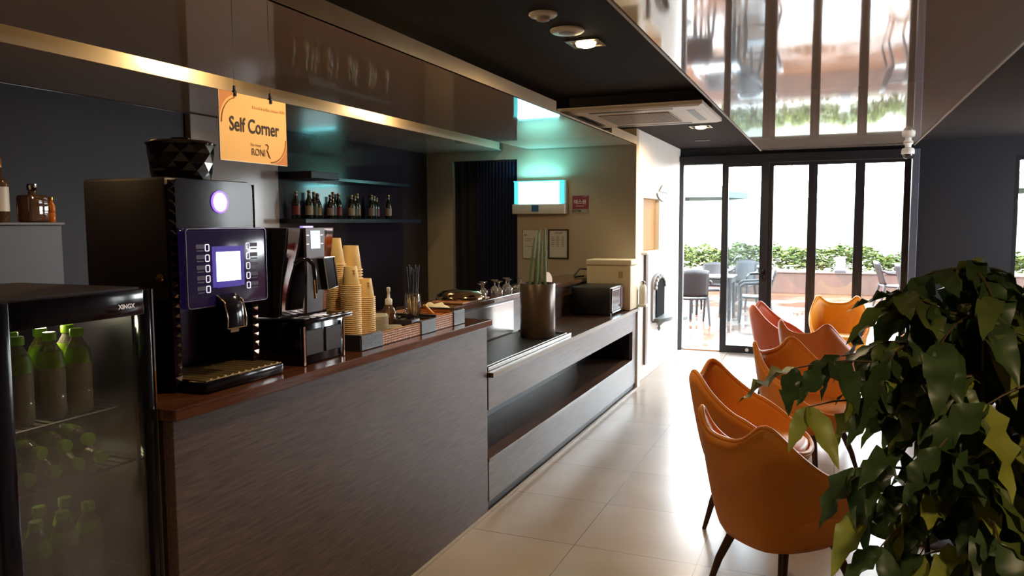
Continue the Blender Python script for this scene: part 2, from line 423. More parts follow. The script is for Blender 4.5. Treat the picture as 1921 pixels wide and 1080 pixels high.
leaf('door_3', -.2195, .2815, .05, .05, M['glassdoor'], 'tall glass door leaf behind the yellow chair')
leaf('door_4', .282, .80, .05, .07, M['glassdoor'], 'tall glass door leaf next to the grey jamb')
t = thing('window_1', 'right window with black frame beyond the dark wall', 'window', (2.5, 9.8, .68), kind='structure')
f_ = B(1.79, 1.84, 9.78, 9.86, .68, 2.30); box(f_, 3.30, 3.35, 9.78, 9.86, .68, 2.30); box(f_, 1.84, 3.30, 9.78, 9.86, .68, .73); box(f_, 1.84, 3.30, 9.78, 9.86, 2.25, 2.30)
wpart('window_frame', f_, M['frame'], t); wpart('glass_pane', B(1.83, 3.31, 9.815, 9.823, .72, 2.26), M['winglass'], t)

t = thing('added_window', 'added side window out of view, letting daylight onto the white wall', 'window', (XR + .05, 8.5, .7), kind='structure')  # unseen window added to bring daylight onto white wall and chairs
f_ = B(XR + .02, XR + .08, 7.8, 7.86, .7, 2.3); box(f_, XR + .02, XR + .08, 9.14, 9.2, .7, 2.3); box(f_, XR + .02, XR + .08, 7.86, 9.14, .7, .75); box(f_, XR + .02, XR + .08, 7.86, 9.14, 2.25, 2.3)
wpart('window_frame', f_, M['frame'], t); wpart('glass_pane', B(XR + .045, XR + .053, 7.85, 9.15, .74, 2.26), M['winglass'], t)

# ------------------------------------------------------------------ bar counter
BX = -1.715
t = thing('bar_counter', 'tall dark wood bar counter carrying the coffee machines', 'counter', (-2.1, 2.7, 0))
wpart('front_panel', B(BX - .03, BX, 1.62, 3.785, .012, 1.045, .002), M['barpanel'], t)
wparts('end_panel', [B(BX - .6, BX - .03, 3.755, 3.785, .0, 1.045), B(BX - .6, BX - .03, 1.62, 1.65, 0, 1.045)], M['barpanel'], t)
bm = B(-2.5, -1.688, 1.605, 3.80, 1.045, 1.08, .003)
wpart('countertop', bm, M['bartop'], t)
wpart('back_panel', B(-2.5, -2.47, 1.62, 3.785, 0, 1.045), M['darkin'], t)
t = thing('back_ledge', 'raised dark ledge behind the low worktop with glasses on it', 'counter', (-2.32, 5.6, 0))
wpart('ledge_top', B(-2.5, -2.15, 3.805, 7.38, 1.045, 1.08, .003), M['bartop'], t)
bm = B(-2.21, -2.17, 3.805, 7.38, 0, 1.045); box(bm, -2.5, -2.46, 3.805, 7.38, 0, 1.045)
wpart('ledge_body', bm, wood('ledge_brown', (48, 38, 33), (82, 66, 56), .3, axis=(40, 2, 40)), t)
single('steel_backsplash', B(-2.168, -2.160, 3.9, 5.25, .80, 1.03, .002), M['steel'], 'shiny steel splashback panel behind the dark vase', 'backsplash', (-2.165, 4.6, .8))
t = thing('low_work_counter', 'low bar counter with long open shelf slot facing the aisle', 'counter', (-1.95, 5.5, 0))
bm = B(BX - .03, BX, 3.80, 7.25, .575, .757, .002); box(bm, BX - .03, BX, 3.80, 7.25, .06, .30, .002); box(bm, BX - .03, BX, 7.12, 7.25, .30, .575)
wpart('front_panel', bm, M['barwork'], t)
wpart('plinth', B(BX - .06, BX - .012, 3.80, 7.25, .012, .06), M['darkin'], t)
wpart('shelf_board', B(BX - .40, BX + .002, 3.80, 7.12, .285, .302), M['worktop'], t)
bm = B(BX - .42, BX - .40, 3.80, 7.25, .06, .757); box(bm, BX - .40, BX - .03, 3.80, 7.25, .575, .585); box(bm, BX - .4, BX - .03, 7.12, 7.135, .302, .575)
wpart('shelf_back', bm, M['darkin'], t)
wpart('worktop', B(-2.158, -1.69, 3.80, 7.26, .757, .785, .003), M['worktop'], t)
wpart('worktop_edge', B(-1.689, -1.684, 3.80, 7.26, .758, .784), mat('pale_edge', (150, 140, 132), .3, var=.05), t)

# sink tray
t = thing('drip_tray', 'black rectangular tray with steel rails on the low worktop', 'tray', (-1.9, 4.6, .785))
wpart('tray_base', B(-2.14, -1.74, 3.83, 5.30, .786, .794), mat('black_tray', (20, 19, 22), .55, var=.1), t)
wparts('steel_rail', [B(-1.736, -1.728, 3.83, 5.30, .786, .806, .002), B(-1.768, -1.762, 3.83, 5.30, .794, .804, .002), B(-2.14, -1.77, 5.292, 5.30, .786, .806)], mat('grey_steel', (150, 146, 144), .3, metal=1, var=.05), t)

# dark cylindrical vase with stalks
VX, VY = -1.915, 5.10
t = thing('cylinder_vase', 'tall dark bronze cylinder vase on the low worktop', 'vase', (VX, VY, .795))
wpart('vase_body', lathe(bmesh.new(), [(.122, .7955), (.125, .80), (.125, 1.172), (.122, 1.176), (.117, 1.172), (.117, 1.10)], (VX, VY, 0), 40, cap1=True), mat('bronze_metal', (92, 76, 64), .3, metal=.35, var=.1, scale=3, stretch=(6, 6, .4)), t, 40)
t = thing('sansevieria', 'bunch of upright green cylindrical stalks in the dark vase', 'plant', (VX, VY, 1.1))
stalkmat = mat('banded_green_stalk', (96, 116, 84), .5, var=.35, scale=30, stretch=(1, 1, 4))
for i, (dx, dy, lx, ly, h) in enumerate([(-.06, -.02, .05, -.01, .40), (-.03, .03, .035, .0, .45), (.0, -.03, .015, .01, .43), (.015, .0, .02, .0, .39), (.05, .02, -.002, .0, .46), (-.045, .05, .03, .0, .36)]):
    wpart('stalk', tube(bmesh.new(), [(VX + dx + lx * k / 5, VY + dy + ly * k / 5, 1.105 + h * k / 5) for k in range(6)], [.011, .011, .0105, .010, .009, .004], 8), stalkmat, t, 60)

# microwave
t = thing('microwave', 'black microwave oven standing on the worktop beside the white box', 'microwave', (-1.92, 6.72, .785))
wpart('microwave_body', B(-2.12, -1.765, 6.50, 6.965, .80, 1.035, .008), mat('navy_black_enamel', (20, 20, 30), .35, var=.1), t, 40)
wparts('foot', [B(xa, xa + .03, ya, ya + .03, .786, .80) for xa in (-1.80, -2.09) for ya in (6.53, 6.91)], M['blackmatte'], t)
wpart('door_window', B(-1.764, -1.756, 6.53, 6.83, .825, 1.01, .003), mat('dark_glass', (90, 96, 104), .05, spec=1, metal=.5), t)
wpart('control_panel', B(-1.764, -1.757, 6.84, 6.95, .825, 1.01, .002), mat('maroon_panel', (70, 30, 36), .3, var=.1), t)
wpart('door_frame', box(box(B(-1.766, -1.752, 6.515, 6.53, .81, 1.025), -1.766, -1.752, 6.515, 6.955, .81, .822), -1.766, -1.752, 6.515, 6.955, 1.013, 1.025), M['chrome'], t)
# white box
t = thing('foam_box', 'large cream white box behind the microwave against the end wall', 'box', (-1.95, 7.2, .785))
wpart('box_body', B(-2.13, -1.705, 6.985, 7.25, .786, 1.20, .012), mat('cream_foam', (232, 220, 190), .6, var=.03, bump=.1, bscale=120), t, 40)
wpart('box_lid', B(-2.137, -1.698, 6.978, 7.256, 1.202, 1.255, .014), mat('cream_foam_lid', (240, 230, 204), .55, var=.03), t, 40)
wpart('latch', B(-1.82, -1.78, 6.974, 6.984, 1.09, 1.15, .003), mat('beige_latch', (196, 174, 130), .5, var=.05), t)
single('power_cord', tube(bmesh.new(), [(-2.175, 7.05, 1.092), (-2.20, 7.0, 1.094), (-2.22, 6.9, 1.091), (-2.25, 6.98, 1.10), (-2.23, 7.1, 1.16), (-2.185, 7.2, 1.15), (-2.17, 7.28, 1.10)], .008, 8), M['blackmatte'], 'short black cord lying on the ledge left of the cream box', 'cord', (-2.2, 7.0, 1.08), smooth=60)
# white dispensing cask on a small stand in front of the box
t = thing('glass_jar_stand', 'white board with rounded clear jars at the end of the low counter', 'jar stand', (-1.70, 7.32, 0))
wpart('pedestal', B(-1.80, -1.70, 7.264, 7.36, .001, .791), M['plastic_white'], t)
wpart('stand_board', B(-1.80, -1.62, 7.262, 7.36, .792, .815, .004), M['plastic_white'], t)
for yy, rr, xx in ((7.31, .040, -1.748), (7.31, .036, -1.664)):
    j = wpart('jar', lathe(bmesh.new(), [(rr, .816), (rr, .95), (rr * .9, .985), (rr * .6, 1.005), (rr * .5, 1.01)], (xx, yy, 0), 20), mat('milky_glass', (226, 222, 212), .15, var=.05, spec=.7), t, 40)
    wpart('lid', lathe(bmesh.new(), [(rr * .62, 1.011), (rr * .62, 1.03), (rr * .3, 1.04)], (xx, yy, 0), 16), M['chrome'], j, 40)

# ------------------------------------------------------------------ end wall things
t = thing('mounted_insect_trap', 'glowing cyan insect light trap mounted on the cream end wall', 'insect trap', (-2.735, 7.39, 1.70))
wpart('glow_panel', B(-2.955, -2.515, 7.318, 7.33, 1.80, 2.012), emat('cyan_white_tube', (.62, 1, 1), 7), t)
bm = B(-3.0, -2.955, 7.316, 7.34, 1.795, 2.02, .003); box(bm, -2.515, -2.47, 7.316, 7.34, 1.795, 2.02, .003); box(bm, -3.0, -2.47, 7.30, 7.316, 2.012, 2.022)
wpart('cyan_shroud', bm, emat('cyan_shroud', (.05, .85, .95), 1.1, (.3, .8, .85)), t)
wpart('back_case', B(-3.0, -2.452, 7.34, 7.392, 1.79, 2.025, .004), M['plastic_white'], t)
b_ = wpart('lower_case', B(-3.015, -2.45, 7.29, 7.392, 1.688, 1.79, .012), M['plastic_white'], t, 40)
wpart('blue_sticker', B(-2.80, -2.725, 7.287, 7.2895, 1.712, 1.778), mat('blue_print', (40, 110, 170), .5, var=.05), b_)
t = thing('security_sign', 'small square maroon security sign with white Korean lettering', 'sign', (-2.32, 7.395, 1.69))
wpart('sign_board', B(-2.402, -2.238, 7.388, 7.396, 1.735, 1.868), mat('maroon_print', (140, 36, 66), .4, var=.05), t)
wpart('grey_strip', B(-2.402, -2.238, 7.388, 7.396, 1.695, 1.7345), mat('grey_print', (166, 160, 156), .5, var=.05), t)
bm = text(bmesh.new(), '에스원', .048, (-2.322, 7.387, 1.803), (1, 0, 0), (0, 0, 1), off=.0008)
for k in range(7): box(bm, -2.365 + k * .0125, -2.356 + k * .0125, 7.3865, 7.3875, 1.761, 1.768)
for k in range(4): box(bm, -2.29 + k * .0115, -2.282 + k * .0115, 7.3865, 7.3875, 1.856, 1.860)
wpart('lettering', bm, mat('white_print', (235, 228, 230), .5, var=.02), t)
bm = text(bmesh.new(), 'SECOM', .03, (-2.36, 7.387, 1.716), (1, 0, 0), (0, 0, 1), off=.0008)
wpart('strip_lettering', bm, M['ink'], t)
def notice(name, x0, x1, z0, z1, label, frame, lines):
    t = thing(name, label, 'notice', ((x0 + x1) / 2, 7.395, z0))
    wpart('paper_sheet', B(x0 + .006, x1 - .006, 7.388, 7.394, z0 + .006, z1 - .006), M['paper'], t)
    w = .013 if frame else .004
    bm = B(x0, x0 + w, 7.38, 7.396, z0, z1); box(bm, x1 - w, x1, 7.38, 7.396, z0, z1); box(bm, x0 + w, x1 - w, 7.38, 7.396, z0, z0 + w); box(bm, x0 + w, x1 - w, 7.38, 7.396, z1 - w, z1)
    wpart('frame', bm, mat(name + '_edge', (44, 38, 40) if frame else (176, 168, 160), .4, var=.05), t)
    bm = bmesh.new()
    for (a, b, c, d) in lines: box(bm, x0 + a, x0 + b, 7.3865, 7.3878, z0 + c, z0 + d)
    wpart('printed_text', bm, M['greyink'], t)
L_ = [(.07, .15, .255, .265)]
for cx in (.035, .085, .14):
    for r_ in range(6): L_.append((cx, cx + .03, .215 - r_ * .018, .222 - r_ * .018))
notice('framed_notice', -2.657, -2.443, 1.237, 1.535, 'white notice in a thin dark frame on the end wall', True, L_)
notice('paper_notice', -2.94, -2.76, 1.235, 1.535, 'plain white notice half hidden by the green stalks', False, [(.02, .05, .235, .25), (.03, .11, .20, .206), (.03, .10, .18, .186), (.03, .12, .12, .126)])
# curtain
bm = bmesh.new(); rows = []
NX = 90
for z in (.03, .5, 1.0, 1.5, 2.0, 2.235):
    row = []
    for i in range(NX + 1):
        u = i / NX
        x = -3.48 + .47 * u
        y = 7.43 + .018 * math.sin(u * 13 * 2 * PI + .4 * math.sin(3 * u + z)) * (1 + .2 * math.sin(z * 2 + u * 9))
        row.append((x, y, z))
    rows.append(row)
grid(bm, rows)
t = thing('curtain', 'dark navy pleated curtain hanging in the doorway behind the bar', 'curtain', (-3.24, 7.43, .03))
wpart('pleated_cloth', bm, mat('navy_cloth', (26, 30, 62), .8, var=.15, scale=12, stretch=(20, 20, .3)), t, 180)
bm = bmesh.new(); rows = []
for z in (.03, 1.0, 2.235):
    rows.append([(-3.735 + .25 * i / 30, 7.445 + .012 * math.sin(i / 30 * 5 * PI), z) for i in range(31)])
grid(bm, rows)
wpart('gathered_side', bm, mat('dark_cloth', (38, 32, 38), .85, var=.15, scale=10), t, 180)
wpart('curtain_rail', tube(bmesh.new(), [(-3.735, 7.435, 2.24), (-3.005, 7.435, 2.24)], .010, 8), M['darkgrey'], t, 60)

# ------------------------------------------------------------------ white wall things
t = thing('ice_plaque', 'small round printed plaque with pale hills on the white wall', 'plaque', (-1.757, 8.70, 1.83))
PY = 8.70
wpart('plaque_disc', lathe(bmesh.new(), [(.30, 0), (.30, .010)], (-1.758, 0, 0), 40, 'x') , mat('pale_yellow_print', (222, 218, 170), .5, var=.25, scale=9), t, 40)
plq = [o for o in t.children][0]
plq.location = (0, 0, 0)
for v in plq.data.vertices: v.co = Vector((v.co.x, v.co.y * 1.45, v.co.z * .40 + .11))
for v in plq.data.vertices: v.co.x = (v.co.x)  # lies flat on the wall
bm = bmesh.new(); prism(bm, [(PY + .40 * math.cos(a), 1.94 + .11 * math.sin(a)) for a in [PI * (1.06 + .88 * k / 20) for k in range(21)]], 'x', -1.7455, -1.743)
wpart('blue_band', bm, mat('blue_grey_print', (70, 78, 110), .5, var=.2, scale=14), t)
wpart('lettering', text(bmesh.new(), 'Ice Ball', .085, (-1.7415, PY, 1.892), (0, 1, 0), (0, 0, 1), xs=1.9, off=.002), M['paper'], t)
bm = prism(bmesh.new(), [(PY - .26, 1.94), (PY - .05, 2.03), (PY + .14, 1.96), (PY + .30, 1.99), (PY + .36, 1.93)], 'x', -1.7455, -1.744)
wpart('hill_print', bm, mat('green_print', (150, 160, 120), .5, var=.3, scale=12), t)
# niche cupboard
t = thing('wall_niche_cupboard', 'recessed wall niche with half open tan wooden door', 'cupboard', (-1.95, 8.1, 1.30))
bm = B(-2.19, -1.905, 7.70, 7.718, 1.28, 1.87); box(bm, -2.19, -1.905, 7.718, 8.505, 1.852, 1.87); box(bm, -2.19, -1.905, 8.503, 8.52, 1.28, 1.87); box(bm, -2.19, -2.17, 7.718, 8.503, 1.30, 1.852); box(bm, -2.19, -1.905, 7.718, 8.503, 1.28, 1.298)
wpart('niche_lining', bm, mat('brown_lining', (92, 66, 54), .6, var=.1), t)
wpart('cupboard_door', prism(bmesh.new(), [(-1.95, 8.02), (-1.915, 8.04), (-1.80, 8.49), (-1.835, 8.495)], 'z', 1.302, 1.848), mat('tan_wood_door', (206, 158, 98), .5, var=.08, scale=5, stretch=(4, 4, .6)), t)
wpart('white_panel', B(-2.1, -1.93, 7.74, 7.98, 1.305, 1.76, .01), M['plastic_white'], t)
wpart('ledge', B(-1.785, -1.70, 7.66, 8.68, 1.275, 1.299, .004), M['plastic_white'], t)
# dark trim strip under niche and arched candle mirror
single('mounted_wood_strip', B(-1.757, -1.735, 7.76, 7.86, .14, 1.27, .003), mat('dark_brown_edge', (96, 74, 62), .4, var=.12, scale=4, stretch=(4, 4, .5)), 'narrow brown upright strip on the white wall below the niche', 'wall strip', (-1.75, 7.8, .14))
def arch(y0, y1, z0, z1, n=16):
    r = (y1 - y0) / 2; c = (y0 + y1) / 2; h = z1 - r * .35
    return [(y0, z0), (y1, z0)] + [(c + r * math.cos(a), h + r * .35 * math.sin(a) * 1.0) for a in [PI * k / n for k in range(n + 1)]]
t = thing('arched_wall_lantern', 'black arched lantern holder hung on the white wall', 'lantern', (-1.757, 8.42, .5))
wpart('back_plate', prism(bmesh.new(), arch(8.12, 8.74, .55, 1.05), 'x', -1.757, -1.735), mat('grey_iron', (150, 148, 150), .4, metal=.4, var=.1), t)
wpart('dark_opening', prism(bmesh.new(), arch(8.24, 8.66, .575, .985), 'x', -1.734, -1.724), mat('matte_black', (12, 11, 14), .9, spec=.05, var=.1), t)  # flat matte black piece set as the opening
bm = bmesh.new()
for k in range(9):
    a = PI * k / 8
    lathe(bm, [(.001, -.018), (.022, -.009), (.022, .009), (.001, .018)], (-1.722, 8.44 + .25 * math.cos(a), .90 + .11 * math.sin(a)), 8, 'x')
tube(bm, [(-1.727, 8.44 + .25 * math.cos(PI * k / 8), .90 + .11 * math.sin(PI * k / 8)) for k in range(9)], .008, 6)
wpart('scroll_ornament', bm, mat('silver_scroll', (190, 188, 186), .35, metal=.5, var=.1), t, 50)
bm = bmesh.new(); prism(bm, [(-1.757, 8.16), (-1.757, 8.76)] + [(-1.757 + .16 * math.sin(a), 8.46 + .30 * math.cos(a)) for a in [PI * k / 14 for k in range(1, 14)]], 'z', .53, .57)
wpart('tray_shelf', bm, mat('green_grey_iron', (96, 108, 104), .4, metal=.3, var=.1), t)
bm = bmesh.new(); lathe(bm, [(.001, .40), (.02, .43), (.012, .46), (.09, .53)], (-1.74, 8.46, 0), 12)
for v in bm.verts: v.co.x = max(v.co.x, -1.757)
wpart('corbel', bm, mat('grey_iron_corbel', (130, 134, 132), .4, metal=.3, var=.1), t, 50)

# ------------------------------------------------------------------ ceiling things
t = thing('cassette_air_conditioner', 'square white ceiling cassette air conditioner above the low counter', 'air conditioner', (-1.36, 5.9, 2.385))
ax0, ax1, ay0, ay1, az = -1.86, -.83, 5.36, 6.36, 2.385
fb = mat('ac_white', (236, 228, 216), .35, var=.03)
bm = bmesh.new(); prism(bm, [(ax0, ay0), (ax1, ay0), (ax1, ay1), (ax0, ay1)], 'z', az + .012, az + .035)
rows = [[(ax0, ay0, az + .012), (ax1, ay0, az + .012), (ax1, ay1, az + .012), (ax0, ay1, az + .012)], [(ax0 + .03, ay0 + .03, az), (ax1 - .03, ay0 + .03, az), (ax1 - .03, ay1 - .03, az), (ax0 + .03, ay1 - .03, az)]]
vr = grid(bm, rows, close_u=True); bm.faces.new(vr[1])
wpart('face_plate', bm, fb, t)
wpart('body', B(ax0 + .07, ax1 - .07, ay0 + .07, ay1 - .07, az + .0355, CE - .001), M['ceil'], t)
bm = bmesh.new()
for k in range(4):
    c_ = ((ax0 + ax1) / 2, (ay0 + ay1) / 2)
    a = k * PI / 2
    pts = [(-.30, -.43), (.30, -.43), (.30, -.375), (-.30, -.375)]
    q = [(c_[0] + x * math.cos(a) - y * math.sin(a), c_[1] + x * math.sin(a) + y * math.cos(a)) for x, y in pts]
    prism(bm, q, 'z', az - .002, az - .0005)
wpart('air_slot', bm, M['darkgrey'], t)
gx0, gx1, gy0, gy1 = -1.62, -1.10, 5.60, 6.12
wpart('grille_backing', B(gx0, gx1, gy0, gy1, az - .0035, az - .0005), mat('grille_dark', (50, 46, 42), .5, var=.05), t)
bm = bmesh.new()
for k in range(27):
    x = gx0 + (gx1 - gx0) * k / 26; box(bm, x - .0022, x + .0022, gy0, gy1, az - .007, az - .0036)
for k in range(14):
    y = gy0 + (gy1 - gy0) * k / 13; box(bm, gx0, gx1, y - .003, y + .003, az - .007, az - .0036)
wpart('intake_grille', bm, fb, t)
def downlight(x, y, label, s=.085):
    t = thing('recessed_downlight', label, 'ceiling light', (x, y, CE))
    bm = bmesh.new()
    for a in range(4):
        q = [(-s, -s), (s, -s), (s - .018, -s + .018), (-s + .018, -s + .018)]
        ca, sa = [(1, 0), (0, 1), (-1, 0), (0, -1)][a]
        prism(bm, [(x + p * ca - r * sa, y + p * sa + r * ca) for p, r in q], 'z', CE - .008, CE - .001)
    wpart('square_frame', bm, M['steel'], t)
    wpart('bulb', lathe(bmesh.new(), [(.052, CE - .004), (.046, CE - .018), (.02, CE - .026)], (x, y, 0), 24), M['warm'], t, 60)
    return t
downlight(-1.166, 3.80, 'glowing square recessed downlight on the dark ceiling nearest the camera')
downlight(-1.17, 7.50, 'small square recessed downlight beyond the ceiling air conditioner', .1)
def disc(x, y, r, label, cat, name, dome):
    t = thing(name, label, cat, (x, y, CE))
    wpart('rim', lathe(bmesh.new(), [(r, CE - .001), (r, CE - .008), (r * .9, CE - .014), (r * .55, CE - .016)], (x, y, 0), 32), M['plastic_white'], t, 50)
    wpart('core', lathe(bmesh.new(), [(r * .5, CE - .0165), (r * .45, CE - .018 - dome), (r * .1, CE - .02 - dome * 1.4)], (x, y, 0), 24), mat('core_' + name, (176, 168, 164), .5, var=.05), t, 50)
disc(-1.178, 3.21, .062, 'small round white smoke detector on the dark ceiling', 'smoke detector', 'smoke_detector', .012)
disc(-1.172, 3.52, .08, 'flat round white ceiling speaker between detector and downlight', 'speaker', 'ceiling_speaker', .0)
bm = B(-1.43, -1.27, 8.72, 8.80, CE - .006, CE - .001)
single('ceiling_slot_vent', bm, M['darkgrey'], 'small dark slot vent in the ceiling near the glass doors', 'vent', (-1.35, 8.76, CE))
t = thing('ceiling_dome_camera', 'white dome security camera hanging by the glass door head', 'security camera', (.725, 9.3, 2.43))
wpart('bracket', lathe(bmesh.new(), [(.045, 2.434), (.05, 2.425), (.032, 2.41), (.03, 2.385)], (.725, 9.3, 0), 24), M['plastic_white'], t, 50)
wpart('housing', lathe(bmesh.new(), [(.03, 2.384), (.058, 2.372), (.066, 2.345), (.064, 2.315), (.06, 2.312)], (.725, 9.3, 0), 28), M['plastic_white'], t, 50)
wpart('dome_lens', lathe(bmesh.new(), [(.054, 2.311), (.05, 2.29), (.036, 2.272), (.016, 2.263), (.003, 2.262)], (.725, 9.3, 0), 24), mat('smoky_dome', (40, 38, 42), .08, spec=.8), t, 60)

# hanging sign
SX, sy0, sy1, sz0, sz1 = -1.772, 1.905, 2.225, 1.803, 2.018
t = thing('hanging_sign', 'tan Self Corner sign hanging above the large coffee machine', 'sign', (SX, 2.06, 1.8))
wpart('sign_board', B(SX - .003, SX, sy0, sy1, sz0, sz1), mat('tan_card', (222, 178, 118), .6, var=.03), t)
wpart('board_edge', box(B(SX - .004, SX + .001, sy0, sy1, sz0 - .002, sz0), SX - .004, SX + .001, sy0 - .0015, sy0, sz0, sz1), M['paper'], t)
e = SX + .0012
bm = bmesh.new()
def cpoly(cy, cz, r, a0, a1, corner):
    return [corner] + [(cy + r * 1.0 * math.cos(a), cz + r * math.sin(a)) for a in [a0 + (a1 - a0) * k / 14 for k in range(15)]]
prism(bm, cpoly(sy0 + .085, sz1 - .095, .09, PI / 2, PI, (sy0, sz1))[0:1] + [(sy0 + .075, sz1)] + [(sy0 + .085 + .085 * math.cos(a), sz1 - .095 + .09 * math.sin(a)) for a in [PI * (.6 + .4 * k / 12) for k in range(13)]] + [(sy0, sz1 - .1)], 'x', SX + .0004, e)
cpm = mat('brown_corner_print', (190, 124, 74), .6, var=.04)
wpart('corner_print', bm, cpm, t)
bm = bmesh.new()
prism(bm, [(sy1, sz0)] + [(sy1, sz0 + .085)] + [(sy1 - .085 + .085 * math.cos(a), sz0 + .085 + .085 * math.sin(a)) for a in [-PI * .5 * k / 12 for k in range(1, 12)]] + [(sy1 - .085, sz0)], 'x', SX + .0004, e)
wpart('corner_print', bm, cpm, t)
bm = bmesh.new()
tube(bm, [(e, sy0 + .088 + .08 * math.cos(a), sz1 - .098 + .084 * math.sin(a)) for a in [PI * (.58 + .42 * k / 14) for k in range(15)]], .0018, 5)
tube(bm, [(e, sy1 - .086 + .08 * math.cos(a), sz0 + .086 + .08 * math.sin(a)) for a in [-PI * .5 * k / 14 for k in range(15)]], .0018, 5)
wpart('corner_line', bm, mat('brown_line_print', (150, 96, 56), .6, var=.04), t)
wpart('lettering', text(bmesh.new(), 'Self Corner', .063, (e + .0004, (sy0 + sy1) / 2 + .0, 1.9175), (0, 1, 0), (0, 0, 1), xs=.80, off=.0010), M['ink'], t)
bm = text(bmesh.new(), 'RONI', .033, (e + .0004, 2.078, 1.8365), (0, 1, 0), (0, 0, 1), xs=.85)
text(bm, 'The Hotel', .013, (e + .0004, 2.066, 1.860), (0, 1, 0), (0, 0, 1), xs=.95)
pts = [(2.112, 1.866), (2.121, 1.867), (2.127, 1.861), (2.126, 1.853), (2.119, 1.847), (2.124, 1.842), (2.128, 1.834), (2.131, 1.826), (2.138, 1.822)]
tube(bm, [(e + .0004, a, b) for a, b in pts], [.0006, .0012, .0018, .0018, .0012, .0016, .0018, .0014, .0006], 5)
wpart('emblem', bm, mat('brown_ink', (84, 50, 34), .6, var=.02), t)
bm = bmesh.new()
for k in range(12): box(bm, e, e + .0005, 2.055 + k * .011, 2.063 + k * .011, 1.979, 1.979 + (.009 if k % 3 == 0 else .006))
text(bm, 'RONI', .016, (e + .0004, 2.203, 1.984), (0, 1, 0), (0, 0, 1), xs=.7)
wpart('faint_line', bm, mat('faint_brown_ink', (196, 150, 98), .6, var=.02), t)
for yy in (1.975, 2.145):
    c_ = wpart('clip', box(B(SX - .006, SX + .005, yy - .006, yy + .006, sz1 - .012, sz1 + .006, .002), SX - .003, SX + .002, yy - .004, yy + .004, sz1 + .006, sz1 + .022, .001), M['blackgloss'], t)
    wpart('wire', tube(bmesh.new(), [(SX, yy, sz1 + .02), (SX, yy, Z0)], .0007, 5), M['darkgrey'], c_)

# ------------------------------------------------------------------ coffee machine
def rounded(y0, y1, z0, z1, r, n=5):
    p = []
    for cy, cz, a0 in ((y1 - r, z1 - r, 0), (y0 + r, z1 - r, PI / 2), (y0 + r, z0 + r, PI), (y1 - r, z0 + r, 1.5 * PI)):
        for k in range(n + 1):
            a = a0 + PI / 2 * k / n; p.append((cy + r * math.cos(a), cz + r * math.sin(a)))
    return p
t = thing('bean_to_cup_coffee_machine', 'large black coffee machine with glowing screen on the bar counter', 'coffee machine', (-2.0, 1.96, 1.081))
cy0, cy1 = 1.772, 2.152
bm = B(-2.22, -1.87, cy0, cy1, 1.36, 1.745, .012); box(bm, -2.22, -2.02, cy0, cy1, 1.083, 1.36, .01)
wpart('body', bm, M['blackmatte'], t, 40)
bm = prism(bmesh.new(), rounded(cy0 + .02, cy1 - .02, 1.365, 1.74, .02), 'x', -1.87, -1.85)
wpart('front_shell', bm, M['blackgloss'], t, 40)
# faceted corner columns
def facets(bm, y0, y1, z0, z1, x, n):
    h = (z1 - z0) / n
    for k in range(n):
        za, zb = z0 + k * h, z0 + (k + 1) * h
        ym = (y0 + y1) / 2; zm = (za + zb) / 2
        q = [(x, y0, za), (x, y1, za), (x, y1, zb), (x, y0, zb)]; c = bm.verts.new((x + .011, ym, zm))
        vs = [bm.verts.new(p) for p in q]
        for i in range(4): bm.faces.new((vs[i], vs[(i + 1) % 4], c))
fm = mat('faceted_chrome', (84, 74, 84), .2, metal=1, var=.3, scale=40)
for ya in (cy0, cy1 - .03):
    bm = bmesh.new(); facets(bm, ya, ya + .03, 1.10, 1.735, -1.858, 21); wpart('faceted_edge', bm, fm, t)
    wpart('side_pillar', B(-2.02, -1.862, ya, ya + .03, 1.083, 1.36), M['blackgloss'], t)
# round lamp
lc = (1.975, 1.672)
bm = bmesh.new(); lathe(bm, [(.031, -1.851), (.029, -1.846), (.004, -1.8455)], (0, lc[0], lc[1]), 32, 'x')
wpart('round_lamp', bm, emat('violet_white_lamp', (.72, .62, 1), 14), t)
bm = bmesh.new(); tube(bm, [(-1.847, lc[0] + .033 * math.cos(a), lc[1] + .033 * math.sin(a)) for a in [2 * PI * k / 32 for k in range(32)]], .004, 8, closed=True)
wpart('lamp_ring', bm, emat('violet_ring', (.25, .12, 1), 2.2, (.1, .1, .3)), t, 60)
# control panel, slanted
p0, p1 = -1.835, -1.80
pan = wpart('control_panel', B(p0, p1, 1.775, 2.135, 1.340, 1.588, .010, 3), emat('black_glass_painted_tint', (.04, .02, .17), .10, (.014, .012, .022)), t, 40)  # weak violet emission paints a flare tint onto the panel glass
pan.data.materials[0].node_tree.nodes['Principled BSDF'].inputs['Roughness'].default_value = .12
bm = bmesh.new(); tube(bm, [(p1, y, z) for y, z in rounded(1.777, 2.133, 1.342, 1.586, .012)], .0025, 6, closed=True)
wpart('panel_rim', bm, mat('silver_rim', (120, 112, 128), .25, metal=.8, var=.05), pan, 60)
scr = wpart('touch_screen', B(p1, p1 + .002, 1.9, 2.006, 1.418, 1.512), emat('screen_white', (.62, .86, 1), 3.2), pan)
wpart('painted_halo', box(box(box(B(p1, p1 + .0008, 1.882, 1.899, 1.40, 1.53), p1, p1 + .0008, 2.007, 2.024, 1.40, 1.53), p1, p1 + .0008, 1.9, 2.006, 1.398, 1.417), p1, p1 + .0008, 1.9, 2.006, 1.513, 1.53), emat('painted_halo_violet', (.10, .03, .9), .28, (.02, .01, .06)), pan)  # emissive border paints a violet halo around the screen
